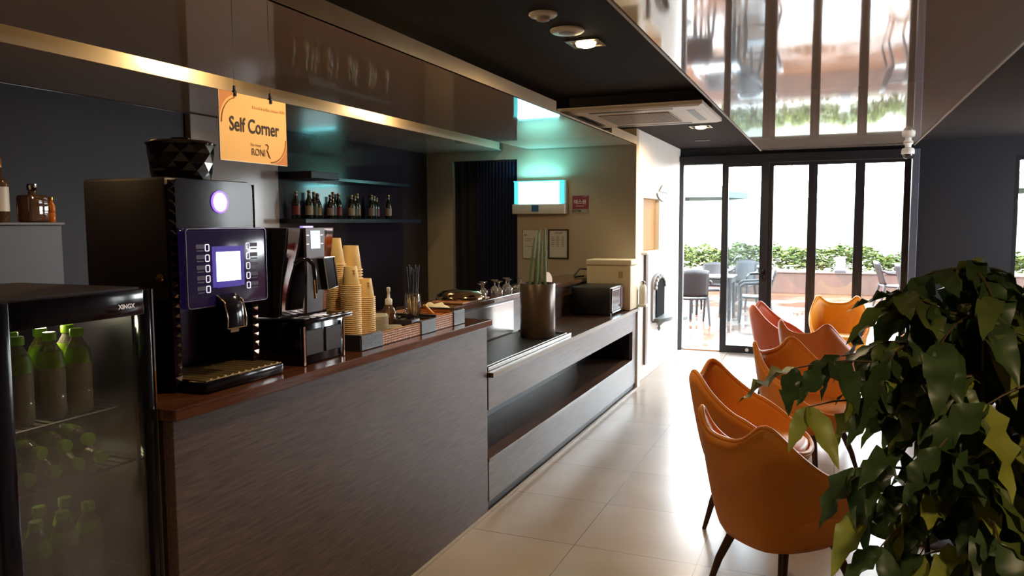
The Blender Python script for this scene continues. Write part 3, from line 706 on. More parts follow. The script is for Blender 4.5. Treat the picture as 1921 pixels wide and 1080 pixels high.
for k in range(5):
    zc = 1.527 - k * .0325
    for yc, s in ((1.862, -1), (2.043, 1)):
        b_ = bmesh.new(); tube(b_, [(p1 + .001, y, z) for y, z in rounded(yc - .008, yc + .008, zc - .010, zc + .010, .003, 3)], .0014, 5, closed=True)
        bt = wpart('button', b_, emat('button_light', (.75, .72, 1), 1.0), pan)
        l_ = B(p1 + .0004, p1 + .0012, yc + s * .012, yc + s * .046, zc - .002, zc + .011); box(l_, p1 + .0004, p1 + .0012, yc + s * .016, yc + s * .044, zc - .011, zc - .007)
        wpart('button_caption', l_, mat('caption_grey', (70, 64, 96), .5, var=.3, scale=120), bt)
# spout
bm = bmesh.new()
rows = [[(x, y, z) for y in (1.893, 1.905, 1.962, 1.974)] for x, z in ((-1.80, 1.375), (-1.772, 1.368), (-1.758, 1.345), (-1.752, 1.30), (-1.752, 1.272), (-1.775, 1.268))]
for r_ in rows:
    for i in (0, 3): r_[i] = (r_[i][0] - .006, r_[i][1], r_[i][2])
grid(bm, rows)
rows2 = [[(x, y, z) for y in (1.893, 1.974)] for x, z in ((-1.806, 1.37), (-1.80, 1.30), (-1.79, 1.266))]
grid(bm, rows2)
for yy in (1.893, 1.974):
    vs = [bm.verts.new(p) for p in [(-1.806, yy, 1.375), (-1.778, yy, 1.368), (-1.764, yy, 1.345), (-1.758, yy, 1.30), (-1.758, yy, 1.272), (-1.79, yy, 1.266)]]; bm.faces.new(vs)
sp_ = wpart('dispensing_spout', bm, M['blackgloss'], t, 40)
bm = bmesh.new()
for yy in (1.892, 1.975): tube(bm, [(-1.795, yy, 1.375), (-1.766, yy, 1.355), (-1.754, yy, 1.30), (-1.756, yy, 1.27)], .0028, 6)
tube(bm, [(-1.754, 1.892, 1.270), (-1.754, 1.975, 1.270)], .0028, 6); box(bm, -1.80, -1.765, 1.915, 1.952, 1.255, 1.266)
wpart('chrome_edge', bm, mat('gold_chrome', (176, 150, 120), .15, metal=1, var=.1), sp_, 60)
# bay and tray
wpart('bay_back', B(-2.018, -2.0, cy0 + .03, cy1 - .03, 1.085, 1.36), mat('bay_panel', (50, 42, 62), .2, metal=.6, var=.1), t)
for yy in (1.865, 1.895): wpart('steam_pipe', tube(bmesh.new(), [(-1.985, yy, 1.12), (-1.985, yy, 1.355)], .010, 10), M['chrome'], t, 60)
tr_ = wpart('drip_tray', B(-2.0, -1.752, 1.79, 2.15, 1.083, 1.118, .006), M['blackgloss'], t, 40)
bm = B(-1.995, -1.757, 1.795, 2.145, 1.119, 1.122)
for k in range(11): box(bm, -1.99, -1.762, 1.815 + k * .031, 1.825 + k * .031, 1.122, 1.1245)
wpart('drip_grate', bm, mat('bronze_grate', (196, 172, 126), .3, metal=.9, var=.1), tr_)
# hopper
hc = (-1.985, 1.955)
bm = bmesh.new()
n = 12; z_ = [1.746, 1.772, 1.80, 1.83, 1.856]; r_ = [.092, .095, .099, .102, .105]
rows = []
for i in range(5):
    o_ = (i % 2) * PI / n
    rows.append([(hc[0] + r_[i] * math.cos(2 * PI * k / n + o_), hc[1] + r_[i] * math.sin(2 * PI * k / n + o_), z_[i]) for k in range(n)])
vr = [[bm.verts.new(p) for p in r] for r in rows]
for i in range(4):
    for k in range(n):
        a, b, c, d = vr[i][k], vr[i][(k + 1) % n], vr[i + 1][k], vr[i + 1][(k + 1) % n]
        if i % 2 == 0: bm.faces.new((a, b, c)); bm.faces.new((b, d, c))
        else: bm.faces.new((a, b, d)); bm.faces.new((a, d, c))
bm.faces.new(list(reversed(vr[0]))); bm.faces.new(vr[-1])
hp = wpart('bean_hopper', bm, mat('black_facets', (20, 18, 24), .12, spec=.7, coat=.5, var=.1), t)
wpart('hopper_lid', lathe(bmesh.new(), [(.107, 1.857), (.109, 1.863), (.098, 1.870), (.03, 1.874), (.03, 1.882), (.012, 1.884)], (hc[0], hc[1], 0), 28), M['blackgloss'], hp, 50)
wpart('side_lock', lathe(bmesh.new(), [(.012, 1.760), (.014, 1.764), (.010, 1.771)], (-1.895, 0, 1.437), 14, 'y'), mat('brass_lock', (196, 160, 110), .2, metal=1, var=.1), t, 50)

# ------------------------------------------------------------------ second machine
t = thing('silver_coffee_machine', 'polished silver coffee machine with small blue screen beside paper cups', 'coffee machine', (-1.95, 2.41, 1.081))
bm = B(-2.2, -1.885, 2.272, 2.545, 1.255, 1.585); prism(bm, [(-1.885, 1.255), (-1.862, 1.26), (-1.845, 1.42), (-1.815, 1.585), (-1.885, 1.585)], 'y', 2.267, 2.273)
prism(bm, [(-1.885, 1.255), (-1.862, 1.26), (-1.845, 1.42), (-1.815, 1.585), (-1.885, 1.585)], 'y', 2.544, 2.55); prism(bm, [(-1.885, 1.578), (-1.815, 1.578), (-1.815, 1.585), (-1.885, 1.585)], 'y', 2.273, 2.544)
wpart('body', bm, M['blackmatte'], t, 40)
bm = bmesh.new(); rows = []
for i in range(9):
    z = 1.262 + .32 * i / 8; dx = -.026 * math.cos(PI * i / 8 * .9) - .012
    rows.append([(-1.824 + dx * .8 + .006 * math.sin(PI * k / 8), 2.274 + .269 * k / 8, z) for k in range(9)])
grid(bm, rows)
wpart('polished_front', bm, M['mirror'], t, 180)
bm = prism(bmesh.new(), [(2.35, 1.584), (2.465, 1.584), (2.455, 1.42), (2.44, 1.27), (2.345, 1.27), (2.352, 1.42)], 'x', -1.808, -1.796)
col_ = wpart('centre_column', bm, mat('graphite_column', (70, 62, 72), .3, var=.08), t)
wpart('blue_screen', B(-1.796, -1.794, 2.378, 2.432, 1.508, 1.574), emat('pale_blue_screen', (.35, .68, 1), 1.9), col_)
bm = bmesh.new()
for yy in (2.352, 2.438):
    for zz in (1.523, 1.556): box(bm, -1.796, -1.7945, yy, yy + .014, zz, zz + .004)
wpart('pink_key', bm, emat('pink_key', (1, .45, .55), .8), col_)
wpart('badge_light', B(-1.83, -1.815, 2.36, 2.42, 1.586, 1.592), emat('violet_badge', (.3, .2, 1), 1.5), t)
# steam arm arc at left, dispensing block at right
bm = bmesh.new(); tube(bm, [(-1.80, 2.285, 1.455), (-1.785, 2.30, 1.472), (-1.77, 2.325, 1.47), (-1.762, 2.345, 1.45), (-1.76, 2.35, 1.40), (-1.76, 2.352, 1.345)], .008, 8)
wpart('steam_arm', bm, M['blackgloss'], t, 60)
wpart('nozzle', tube(bmesh.new(), [(-1.757, 2.338, 1.395), (-1.757, 2.344, 1.325)], .0045, 8), mat('brass_tube', (216, 160, 96), .2, metal=1, var=.1), t, 60)
wpart('milk_block', prism(bmesh.new(), [(2.41, 1.47), (2.475, 1.475), (2.50, 1.36), (2.435, 1.35)], 'x', -1.795, -1.765), M['blackgloss'], t)
bm = bmesh.new(); tube(bm, [(-1.763, y, z) for y, z in [(2.41, 1.47), (2.475, 1.475), (2.50, 1.36), (2.435, 1.35)]], .0022, 6, closed=True)
wpart('block_rim', bm, M['chrome'], t)
wpart('lower_cabinet', B(-2.2, -1.775, 2.278, 2.54, 1.083, 1.235, .004), M['blackgloss'], t, 40)
wparts('door_panel', [B(-1.775, -1.770, 2.30, 2.405, 1.115, 1.21, .003), B(-1.775, -1.770, 2.42, 2.52, 1.115, 1.21, .003)], mat('graphite_panel', (44, 40, 46), .3, var=.08), t)
wparts('chrome_post', [B(-1.772, -1.766, 2.283, 2.293, 1.083, 1.225), B(-1.772, -1.766, 2.531, 2.537, 1.083, 1.225)], mat('copper_post', (150, 112, 96), .25, metal=1, var=.1), t)
tr_ = wpart('drip_shelf', B(-1.83, -1.752, 2.27, 2.575, 1.236, 1.254, .004), M['blackgloss'], t, 40)
bm = bmesh.new()
for k in range(7): box(bm, -1.822, -1.76, 2.285 + k * .041, 2.31 + k * .041, 1.2545, 1.2565)
wpart('drip_slats', bm, mat('worn_steel', (150, 130, 116), .3, metal=1, var=.3, scale=40), tr_)

# ------------------------------------------------------------------ fridge
def fog(nt):
    N, L = nt.nodes, nt.links
    tc = N.new('ShaderNodeTexCoord'); sp = N.new('ShaderNodeSeparateXYZ'); L.new(tc.outputs['Object'], sp.inputs[0])
    nz = N.new('ShaderNodeTexNoise'); nz.inputs['Scale'].default_value = 6; nz.inputs['Detail'].default_value = 4; L.new(tc.outputs['Object'], nz.inputs['Vector'])
    mr = N.new('ShaderNodeMapRange'); mr.interpolation_type = 'SMOOTHSTEP'; L.new(sp.outputs['Z'], mr.inputs['Value'])
    mr.inputs['From Min'].default_value = .95; mr.inputs['From Max'].default_value = 1.2; mr.inputs['To Min'].default_value = .46; mr.inputs['To Max'].default_value = .05
    mu = N.new('ShaderNodeMath'); mu.operation = 'MULTIPLY'; L.new(nz.outputs['Fac'], mu.inputs[0]); L.new(mr.outputs['Result'], mu.inputs[1])
    m2 = N.new('ShaderNodeMath'); m2.operation = 'MULTIPLY'; m2.use_clamp = True; L.new(mu.outputs[0], m2.inputs[0]); m2.inputs[1].default_value = 1.7
    return m2.outputs[0]
fy0, fy1, ft = 1.135, 1.60, 1.425
t = thing('display_fridge', 'black glass-door drinks fridge at the near end of the bar', 'fridge', (-2.0, 1.37, 0))
bm = B(-2.30, -1.80, fy0, fy0 + .03, 0, ft); box(bm, -2.30, -1.80, fy1 - .03, fy1, 0, ft); box(bm, -2.30, -1.80, fy0 + .03, fy1 - .03, ft - .05, ft, ); box(bm, -2.30, -2.27, fy0 + .03, fy1 - .03, 0, ft - .05); box(bm, -2.27, -1.80, fy0 + .03, fy1 - .03, 0, .10)
wpart('cabinet', bm, M['blackmatte'], t)
bm = B(-1.795, -1.75, fy0, 1.192, .06, ft - .003, .004); box(bm, -1.795, -1.75, fy1 - .03, fy1 - .002, .06, ft - .003, .004); box(bm, -1.795, -1.75, 1.192, fy1 - .03, ft - .072, ft - .003, .003); box(bm, -1.795, -1.75, 1.192, fy1 - .03, .06, .14)
dr = wpart('glass_door', bm, M['blackgloss'], t, 40)
gp = wpart('door_glass', B(-1.778, -1.770, 1.19, fy1 - .028, .135, ft - .07), thin_glass('fogged_glass', (.88, .9, .9), -.1, .3, (.20, .18, .18), fog), dr)
wpart('chrome_strip', B(-1.752, -1.747, fy1 - .006, fy1 - .001, .08, ft - .004), M['chrome'], dr)
wpart('lettering', text(bmesh.new(), 'XINGX', .017, (-1.7492, 1.513, 1.380), (0, 1, 0), (0, 0, 1), xs=.95, off=.0006), emat('silver_print', (.7, .66, .7), .3, (.6, .58, .6)), dr)
wire = mat('grey_wire_shelf', (92, 90, 92), .35, metal=.6, var=.05)
for zz in (.62, .935, 1.098):
    bm = bmesh.new()
    for k in range(14): tube(bm, [(-2.25, 1.175 + k * .03, zz), (-1.81, 1.175 + k * .03, zz)], .0022, 5)
    tube(bm, [(-1.812, 1.168, zz), (-1.812, 1.568, zz)], .0035, 5); tube(bm, [(-2.25, 1.168, zz), (-2.25, 1.568, zz)], .0035, 5)
    wpart('wire_shelf', bm, wire, t, 60)
# fridge bottles
clearpet = thin_glass('clear_pet', (.86, .84, .78), .35, .30, (.62, .52, .42))
lime = mat('lime_cap', (150, 190, 44), .4, var=.06, emit=lin((150, 190, 44)), estr=.03)
limel = mat('lime_label', (150, 180, 40), .45, var=.2, scale=30)
def bottle(loc, label, group):
    t = thing('drink_bottle', label, 'bottle', loc, group=group)
    obj('bottle_body', lathe(bmesh.new(), [(.028, .002), (.032, .008), (.032, .06), (.030, .065), (.032, .07), (.033, .14), (.031, .155), (.024, .18), (.014, .198), (.013, .204)], seg=20), clearpet, t, 50)
    obj('bottle_cap', lathe(bmesh.new(), [(.0165, .204), (.017, .207), (.017, .222), (.0155, .225)], seg=18), lime, t, 50)
    obj('neck_label', lathe(bmesh.new(), [(.0338, .135), (.0338, .140), (.0322, .156), (.0265, .177)], seg=20, cap0=False, cap1=False), limel, t, 50)
    return t
b0 = None
tops = [(-1.852, 1.275, 'lime-capped water bottle at the front left of the top fridge shelf'), (-1.852, 1.362, 'lime-capped water bottle at the front middle of the top fridge shelf'), (-1.852, 1.440, 'lime-capped water bottle at the front right of the top fridge shelf'),
        (-1.945, 1.325, 'lime-capped water bottle second row left on the top fridge shelf'), (-1.945, 1.405, 'lime-capped water bottle second row middle on the top fridge shelf'), (-1.945, 1.485, 'lime-capped water bottle second row right on the top fridge shelf')]
for x, y, l in tops:
    if b0 is None: b0 = bottle((x, y, 1.101), l, 'bottles in the fridge')
    else: dup(b0, (x, y, 1.101), 0, l)
for i in range(3):
    for j in range(2):
        dup(b0, (-1.855 - .09 * j, 1.30 + .075 * i, .623), 0, 'lime-capped bottle standing in the fogged lowest part of the fridge, %s of %s row' % (('leftmost', 'middle one', 'rightmost')[i], ('front', 'second')[j]))
for r_, n_, z in ((0, 4, .972), (1, 3, 1.030)):
    for k in range(n_):
        o = dup(b0, (-1.80 - .235, 1.262 + .069 * k + .0345 * r_, z), 0, 'lime-capped bottle lying on the middle fridge shelf, %s of the %s layer' % (('first from the left', 'second from the left', 'third from the left', 'fourth from the left')[k], ('lower', 'upper')[r_]))
        o.rotation_euler = (0, PI / 2, 0)

# ------------------------------------------------------------------ baskets and things on the counter
def basket(y0, y1, h, straps, label):
    x0, x1 = -2.07, -1.762; z = 1.082
    t = thing('rattan_basket', label, 'basket', ((x0 + x1) / 2, (y0 + y1) / 2, z))
    bm = B(x0, x0 + .012, y0, y1, z, z + h); box(bm, x1 - .012, x1, y0, y1, z, z + h); box(bm, x0 + .012, x1 - .012, y0, y0 + .012, z, z + h); box(bm, x0 + .012, x1 - .012, y1 - .012, y1, z, z + h); box(bm, x0 + .012, x1 - .012, y0 + .012, y1 - .012, z, z + .008)
    wpart('woven_tray', bm, M['weave'], t)
    for a, b in straps:
        bm = B(x1, x1 + .005, a, b, z, z + h + .003, .002); box(bm, x1 - .018, x1 + .005, a, b, z + h + .001, z + h + .006, .002); box(bm, x1 - .018, x1 - .0125, a, b, z + .01, z + h + .001)
        wpart('leather_strap', bm, M['leatherstrap'], t)
    wparts('leather_edge', [B(x0, x1, y1 - .016, y1 + .003, z + h + .001, z + h + .008, .002), box(B(x0, x1, y0 - .003, y0 + .016, z + h + .001, z + h + .008, .002), x0, x1, y0 - .005, y0 - .001, z, z + h + .001)], mat('black_leather_edge', (36, 34, 40), .4, var=.1), t)
basket(2.642, 3.285, .056, [(2.642, 2.805), (3.14, 3.283)], 'long rattan basket with grey straps holding the paper cups')
basket(3.295, 3.60, .068, [(3.475, 3.60)], 'short rattan basket with orange packets at the counter end')
# cups
def cup_mesh(r0, r1, h, name):
    bm = lathe(bmesh.new(), [(r0 * .98, 0), (r0, .001), (r1 + (r0 - r1) * .02, h * .985), (r1, h), (r1 * .9, h), (r1 * .88, h - .004)], seg=22, cap0=False)
    return bm
def cup_first(r0, r1, h, name, label, loc, group, logo):
    t = thing('paper_cup', label, 'paper cup', loc, group=group)
    obj('cup_wall', cup_mesh(r0, r1, h, name), M['cup'], t, 50)
    bm = bmesh.new(); tube(bm, [((r0 + .0029) * math.cos(a), (r0 + .0029) * math.sin(a), .0026) for a in [2 * PI * k / 24 for k in range(24)]], .0026, 6, closed=True)
    obj('rolled_rim', bm, M['cuprim'], t, 60)
    if logo:
        # printed mark on the wall, upside down
        bm = bmesh.new()
        def P(a, z): 
            rr = r1 + (r0 - r1) * (1 - z / h) + .0006
            return (rr * math.cos(a), rr * math.sin(a), z)
        for a0, a1, z0, z1 in ((-.15, .25, .050, .054), (-.05, .15, .056, .060), (-.15, .25, .062, .067), (-.02, .03, .040, .066), (.12, .17, .040, .066)):
            vs = [bm.verts.new(P(a, z)) for a, z in ((a0 - .6, z0), (a1 - .6, z0), (a1 - .6, z1), (a0 - .6, z1))]; bm.faces.new(vs)
        obj('printed_mark', bm, mat('brown_cup_print', (140, 92, 48), .6, var=.05), t)
    return t
def stack(x, y, z, ztop, r0, r1, h, step, phrase, logo=False):
    n = max(1, int(round((ztop - z - h) / step)) + 1)
    top = cup_first(r0, r1, h, 'cup', 'top paper cup of the ' + phrase, (x, y, z + (n - 1) * step), 'paper cups in ' + phrase, logo)
    g = 'nested paper cups in ' + phrase
    for k in range(n - 1):
        o = dup(top, (x, y, z + k * step), 0, 'paper cup nested inside the ' + phrase, g)
        for c in [c for c in o.children if c.name.startswith('printed_mark')]: bpy.data.objects.remove(c)
ZB = 1.0925
stack(-1.868, 2.845, ZB, 1.362, .0385, .0265, .083, .0085, 'short front stack nearest the plastic lids', True)
stack(-1.868, 2.737, ZB, 1.425, .0385, .0265, .083, .0085, 'middle front stack with a printed mark', True)
stack(-1.975, 2.785, ZB, 1.54, .0385, .0225, .115, .0085, 'tallest narrow stack at the back left')
stack(-1.985, 2.915, ZB, 1.502, .046, .0335, .110, .0125, 'wide stack at the back right')
# clear lids / cups
clearm = thin_glass('milky_clear', (.9, .88, .82), .4, .35, (.85, .80, .70))
c0 = thing('clear_lid', 'clear plastic lid nested in the stack beside the paper cups', 'cup lid', (-1.85, 2.925, ZB), group='clear lids nested in the stack')
obj('lid_body', lathe(bmesh.new(), [(.040, 0), (.041, .006), (.037, .008), (.035, .014), (.018, .016)], seg=22), clearm, c0, 50)
for k in range(1, 12): dup(c0, (-1.85, 2.925, ZB + k * .0085), 0)
c0 = thing('ribbed_lid', 'clear ribbed lid in the low stack between lid stack and black box', 'cup lid', (-1.835, 3.02, ZB), group='low stack of ribbed lids')
obj('lid_body', lathe(bmesh.new(), [(.042, 0), (.043, .006), (.038, .008), (.036, .012), (.02, .014)], seg=22), clearm, c0, 50)
for k in range(1, 4): dup(c0, (-1.835, 3.02, ZB + k * .011), 0)
# tall glass bottle, pump bottle
t = thing('glass_carafe', 'slim clear glass carafe behind the plastic lids', 'carafe', (-1.96, 3.01, ZB))
obj('glass_body', lathe(bmesh.new(), [(.03, .001), (.033, .01), (.033, .10), (.026, .14), (.016, .19), (.014, .222), (.016, .226)], seg=20, cap1=False), M['glass'], t, 50)
t = thing('syrup_pump_bottle', 'brown syrup bottle with white pump top in the long basket', 'bottle', (-1.93, 3.135, ZB))
obj('syrup_glass', lathe(bmesh.new(), [(.03, .001), (.035, .008), (.038, .05), (.033, .09), (.022, .115), (.015, .128)], seg=22), thin_glass('amber_glass', (.62, .45, .30), .5, .12, (.5, .3, .15)), t, 50)
obj('syrup', lathe(bmesh.new(), [(.028, .004), (.033, .010), (.036, .05), (.034, .066)], seg=22), mat('brown_syrup', (112, 62, 30), .15, var=.1), t, 50)
pm = obj('pump_head', lathe(bmesh.new(), [(.017, .126), (.017, .150), (.010, .156), (.007, .160), (.006, .185), (.009, .188), (.009, .205), (.005, .208)], seg=16), M['plastic_white'], t, 50)
obj('pump_tube', tube(bmesh.new(), [(0, 0, .03), (0, 0, .126)], .004, 6), M['plastic_white'], pm)
t = thing('stirrer_glass', 'stemmed glass holding wooden stirrers in the long basket', 'glass', (-1.855, 3.232, ZB - .002))
obj('glass_bowl', lathe(bmesh.new(), [(.028, .001), (.028, .003), (.005, .008), (.005, .03), (.022, .05), (.037, .085), (.040, .12), (.035, .172)], seg=24, cap1=False), M['glass'], t, 60)
bm = bmesh.new()
for i in range(7):
    a = i * .9; tube(bm, [(.008 * math.cos(a), .008 * math.sin(a), .045), (.024 * math.cos(a), .026 * math.sin(a), .135 + .01 * (i % 3))], .005, 5)
st = single('wooden_stirrers', bm, mat('pale_wood', (226, 192, 136), .6, var=.08), 'bundle of pale wooden stirrers standing in the stemmed glass', 'stirrers', (0, 0, 0)); st.location = (-1.855, 3.232, ZB - .002)
t = thing('black_cup_box', 'small black box of dark plastic lids in the long basket', 'box', (-1.87, 3.15, ZB))
bm = bmesh.new(); box(bm, -.05, .05, -.04, .045, 0, .062, .008)
t.location = (-1.835, 3.135, ZB + .001); o = obj('box_body', bm, M['blackmatte'], t, 40)
bm = bmesh.new()
for k in range(4): tube(bm, [(-.03, -.03 + k * .02, .064), (0, -.026 + k * .02, .078), (.035, -.022 + k * .02, .064)], .004, 6)
obj('dark_lid', bm, M['blackgloss'], t, 60)
t = thing('straw_glass', 'tall clear glass full of black straws behind the stirrers', 'glass', (-1.965, 3.40, ZB))
t.location = (-1.965, 3.42, ZB)
obj('glass_wall', lathe(bmesh.new(), [(.034, .001), (.036, .16)], seg=22, cap1=False), M['glass'], t, 50)
s0 = None
for i in range(14):
    a = i * 2.4; r_ = .005 + .022 * ((i * .37) % 1)
    bm = tube(bmesh.new(), [(0, 0, .002), (.02 * math.cos(a), .02 * math.sin(a), .275 + .012 * (i % 3))], .0032, 6)
    s_ = single('black_straw', bm, mat('black_straw', (22, 20, 24), .4, var=.1) if i == 0 else bpy.data.materials['black_straw'], 'thin black drinking straw standing in the tall clear glass', 'straw', (0, 0, 0), 'black straws in the tall glass', 60)
    s_.location = (-1.965 + r_ * .6 * math.cos(a), 3.42 + r_ * .6 * math.sin(a), ZB)
# napkin, orange packets
bm = bmesh.new(); rows = []
for i in range(13):
    row = []
    for j in range(13):
        u, v = i / 12 - .5, j / 12 - .5
        h = .12 * (1 - min(1, (u * u + v * v) * 3.4)) * (.75 + .5 * noise.noise(Vector((u * 4, v * 4, 3)))) + .01
        h = min(h, .075 + .01 * math.sin(u * 30))
        row.append((u * .20, v * .22, max(.004, h)))
    rows.append(row)
grid(bm, rows)
o = single('white_napkin', bm, mat('napkin_white', (236, 224, 190), .8, bump=.3, bscale=40, var=.04), 'crumpled white napkin heap behind the orange packets', 'napkin', (0, 0, 0), None, 180); o.location = (-2.0, 3.725, 1.084)
o.modifiers.new('thick', 'SOLIDIFY').thickness = .004
pk = mat('orange_packet', (222, 128, 44), .35, var=.2, scale=20)
p0_ = None
for i in range(9):
    bm = bmesh.new(); rows = []
    for a in range(7):
        rows.append([(-.045 + .09 * a / 6, -.012 + .024 * b / 4, .004 * math.sin(PI * a / 6) * math.sin(PI * b / 4)) for b in range(5)])
    grid(bm, rows); rows = [[(x, y, -z) for x, y, z in r] for r in rows]; grid(bm, rows)
    o = single('sugar_packet', bm, pk, 'orange stick packet lying in the short basket', 'packet', (0, 0, 0), 'orange packets in the short basket', 180)
    o.location = (-1.84 - .05 * (i % 3), 3.355 + .024 * i, ZB + .010 + .009 * (i % 4)); o.rotation_euler = (0, .1 * (i % 3 - 1), .5 * ((i * 7) % 5 - 2))
bm = bmesh.new()
box(bm, -.008, .008, -.09, .09, 0, .008, .002)
o = single('wooden_tongs', bm, mat('yellow_tongs', (228, 176, 80), .5, var=.08), 'yellow wooden stick leaning in the short basket', 'stick', (0, 0, 0)); o.location = (-1.85, 3.38, ZB + .075); o.rotation_euler = (-.35, 0, .25)

# ledge things
t = thing('metal_bowl', 'upturned shiny metal bowl on a board on the ledge', 'bowl', (-2.29, 4.63, 1.081))
wpart('serving_board', B(-2.40, -2.17, 4.42, 4.84, 1.081, 1.094, .004), mat('pink_wood_board', (196, 140, 104), .4, var=.1, scale=6, stretch=(6, 1, 6)), t)
bm = lathe(bmesh.new(), [(.165, 1.0945), (.168, 1.10), (.155, 1.125), (.12, 1.147), (.07, 1.158), (.005, 1.161)], (-2.29, 4.63, 0), 36)
wpart('bowl_dome', bm, mat('gold_steel', (180, 156, 120), .12, metal=1, var=.1), t, 60)
g0 = None
gl_pos = [(-2.235, 4.85, 'upturned stemmed glass next to the metal bowl on the ledge'), (-2.30, 5.02, 'upturned stemmed glass second along the ledge'), (-2.215, 5.10, 'upturned stemmed glass third along the ledge'), (-2.30, 5.22, 'upturned stemmed glass fourth along the ledge'), (-2.225, 5.31, 'upturned stemmed glass fifth along the ledge'), (-2.30, 5.44, 'upturned stemmed glass sixth along the ledge'), (-2.22, 5.53, 'upturned stemmed glass closest to the green stalks')]
sparkle = thin_glass('crystal', (.95, .96, .96), 1.0, .14, (.9, .9, .88))
for x, y, l in gl_pos:
    if g0 is None:
        g0 = thing('wine_glass', l, 'glass', (x, y, 1.081), group='glasses on the ledge')
        obj('glass_bowl', lathe(bmesh.new(), [(.027, .0), (.030, .018), (.030, .034), (.016, .05), (.006, .056)], seg=18, cap0=False), sparkle, g0, 60)
        obj('glass_stem', lathe(bmesh.new(), [(.0055, .056), (.005, .075), (.008, .088), (.028, .098), (.030, .101)], seg=18), sparkle, g0, 60)
    else: dup(g0, (x, y, 1.081), 0, l)
bm = lathe(bmesh.new(), [(.05, 0), (.052, .012)], seg=28)
o = single('coaster_plate', bm, mat('tan_coaster', (210, 184, 146), .5, var=.1), 'small round tan plate leaning behind the dark vase', 'plate', (0, 0, 0), None, 50); o.location = (-2.2, 6.1, 1.135); o.rotation_euler = (.2, PI / 2 - .25, 0)
single('tea_towel', B(-2.33, -2.19, 5.65, 5.85, 1.081, 1.10, .006), mat('white_towel', (220, 214, 204), .8, var=.05), 'folded white towel on the ledge beside the glasses', 'towel', (-2.26, 5.75, 1.081))

# ------------------------------------------------------------------ back bar
shm = mat('dark_teal_shelf', (36, 44, 58), .25, var=.1, coat=.2)
single('bottle_shelf', B(-4.045, -3.78, 4.95, 6.78, 1.605, 1.64, .003), shm, 'long dark wall shelf carrying the row of beer bottles', 'shelf', (-3.9, 5.8, 1.6))
t = thing('upper_shelf', 'dark empty upper shelf above the beer bottles', 'shelf', (-3.9, 5.8, 1.95))
wpart('shelf_board', B(-4.045, -3.86, 5.35, 6.72, 1.955, 1.985, .003), shm, t)
wpart('shelf_box', B(-4.045, -3.74, 4.98, 5.35, 1.955, 2.01, .003), M['darkin'], t)
bglass = mat('dark_bottle_glass', (14, 24, 18), .08, spec=.8, coat=.3, var=.2)
bcol = [(110, 34, 30), (140, 128, 110), (56, 66, 40), (130, 106, 50), (120, 108, 98), (52, 56, 66)]
bl_y = [4.99, 5.115, 5.22, 5.31, 5.40, 5.48, 5.60, 5.705, 5.80, 5.885, 6.02, 6.11, 6.20, 6.31]
ordw = ['first', 'second', 'third', 'fourth', 'fifth', 'sixth', 'seventh', 'eighth', 'ninth', 'tenth', 'eleventh', 'twelfth', 'thirteenth', 'fourteenth']
bb = None
for i, y in enumerate(bl_y):
    l = '%s dark beer bottle from the left on the lit wall shelf' % ordw[i]
    if bb is None:
        bb = thing('beer_bottle', l, 'bottle', (-3.9, y, 1.641), group='beer bottles on the wall shelf')
        obj('bottle_glass', lathe(bmesh.new(), [(.028, 0), (.031, .004), (.031, .115), (.026, .14), (.014, .165), (.0125, .20), (.014, .202), (.0135, .212)], seg=18), bglass, bb, 50)
        obj('front_label', lathe(bmesh.new(), [(.0318, .03), (.0318, .10)], seg=18, cap0=False, cap1=False), mat('label_0', bcol[0], .5, var=.35, scale=50), bb, 50)
        obj('crown_cap', lathe(bmesh.new(), [(.0155, .204), (.0145, .216), (.01, .218)], seg=14), mat('gold_cap', (150, 128, 80), .3, metal=.8, var=.1), bb, 50)
        obj('neck_label', lathe(bmesh.new(), [(.0135, .172), (.0132, .198)], seg=14, cap0=False, cap1=False), mat('neck_print', (150, 140, 120), .4, var=.3, scale=50), bb, 50)
    else:
        o = dup(bb, (-3.9 + .03 * ((i * 5) % 3 - 1), y, 1.641), 0, l)
        for c in o.children:
            if c.name.startswith('front_label'):
                k = 'label_%d' % (i % 6)
                m_ = bpy.data.materials.get(k) or mat(k, bcol[i % 6], .5, var=.35, scale=50)
                me_ = bpy.data.meshes.get('front_label_%d' % (i % 6))
                if me_ is None:
                    me_ = c.data.copy(); me_.name = 'front_label_%d' % (i % 6); me_.materials.clear(); me_.materials.append(m_)
                c.data = me_
        s = .92 + .12 * ((i * 7) % 4) / 3; o.scale = (1, 1, s)
# left shelf unit with spirits
t = thing('spirits_cabinet', 'grey cabinet behind the fridge with spirit bottles on top', 'cabinet', (-3.9, 2.5, 0))
wpart('cabinet_body', B(-4.028, -3.72, 1.2, 2.84, .05, 1.60, .004), mat('dim_grey_cabinet', (56, 50, 53), .4, var=.06), t)
wpart('cabinet_top', B(-4.028, -3.71, 1.19, 2.85, 1.602, 1.612), mat('cabinet_top', (82, 66, 56), .35, var=.1), t)
wpart('plinth', B(-4.028, -3.76, 1.2, 2.84, 0, .05), M['darkin'], t)
whisky = thin_glass('whisky_glass', (.55, .36, .24), .5, .18, (.42, .22, .12))
t = thing('spirit_bottle', 'tall spirit bottle with white label at the far left edge', 'bottle', (-3.80, 2.575, 1.613))
obj('bottle_glass', lathe(bmesh.new(), [(.036, 0), (.040, .006), (.040, .19), (.030, .215), (.015, .235), (.014, .29)], seg=22), whisky, t, 50)
obj('white_label', lathe(bmesh.new(), [(.0408, .055), (.0408, .175)], seg=22, cap0=False, cap1=False), emat('pale_label', (.5, .45, .4), .05, (.75, .68, .6)), t, 50)
obj('gold_cap', lathe(bmesh.new(), [(.017, .27), (.017, .315), (.014, .318)], seg=18), mat('amber_cap', (176, 112, 50), .3, metal=.5, var=.1), t, 50)
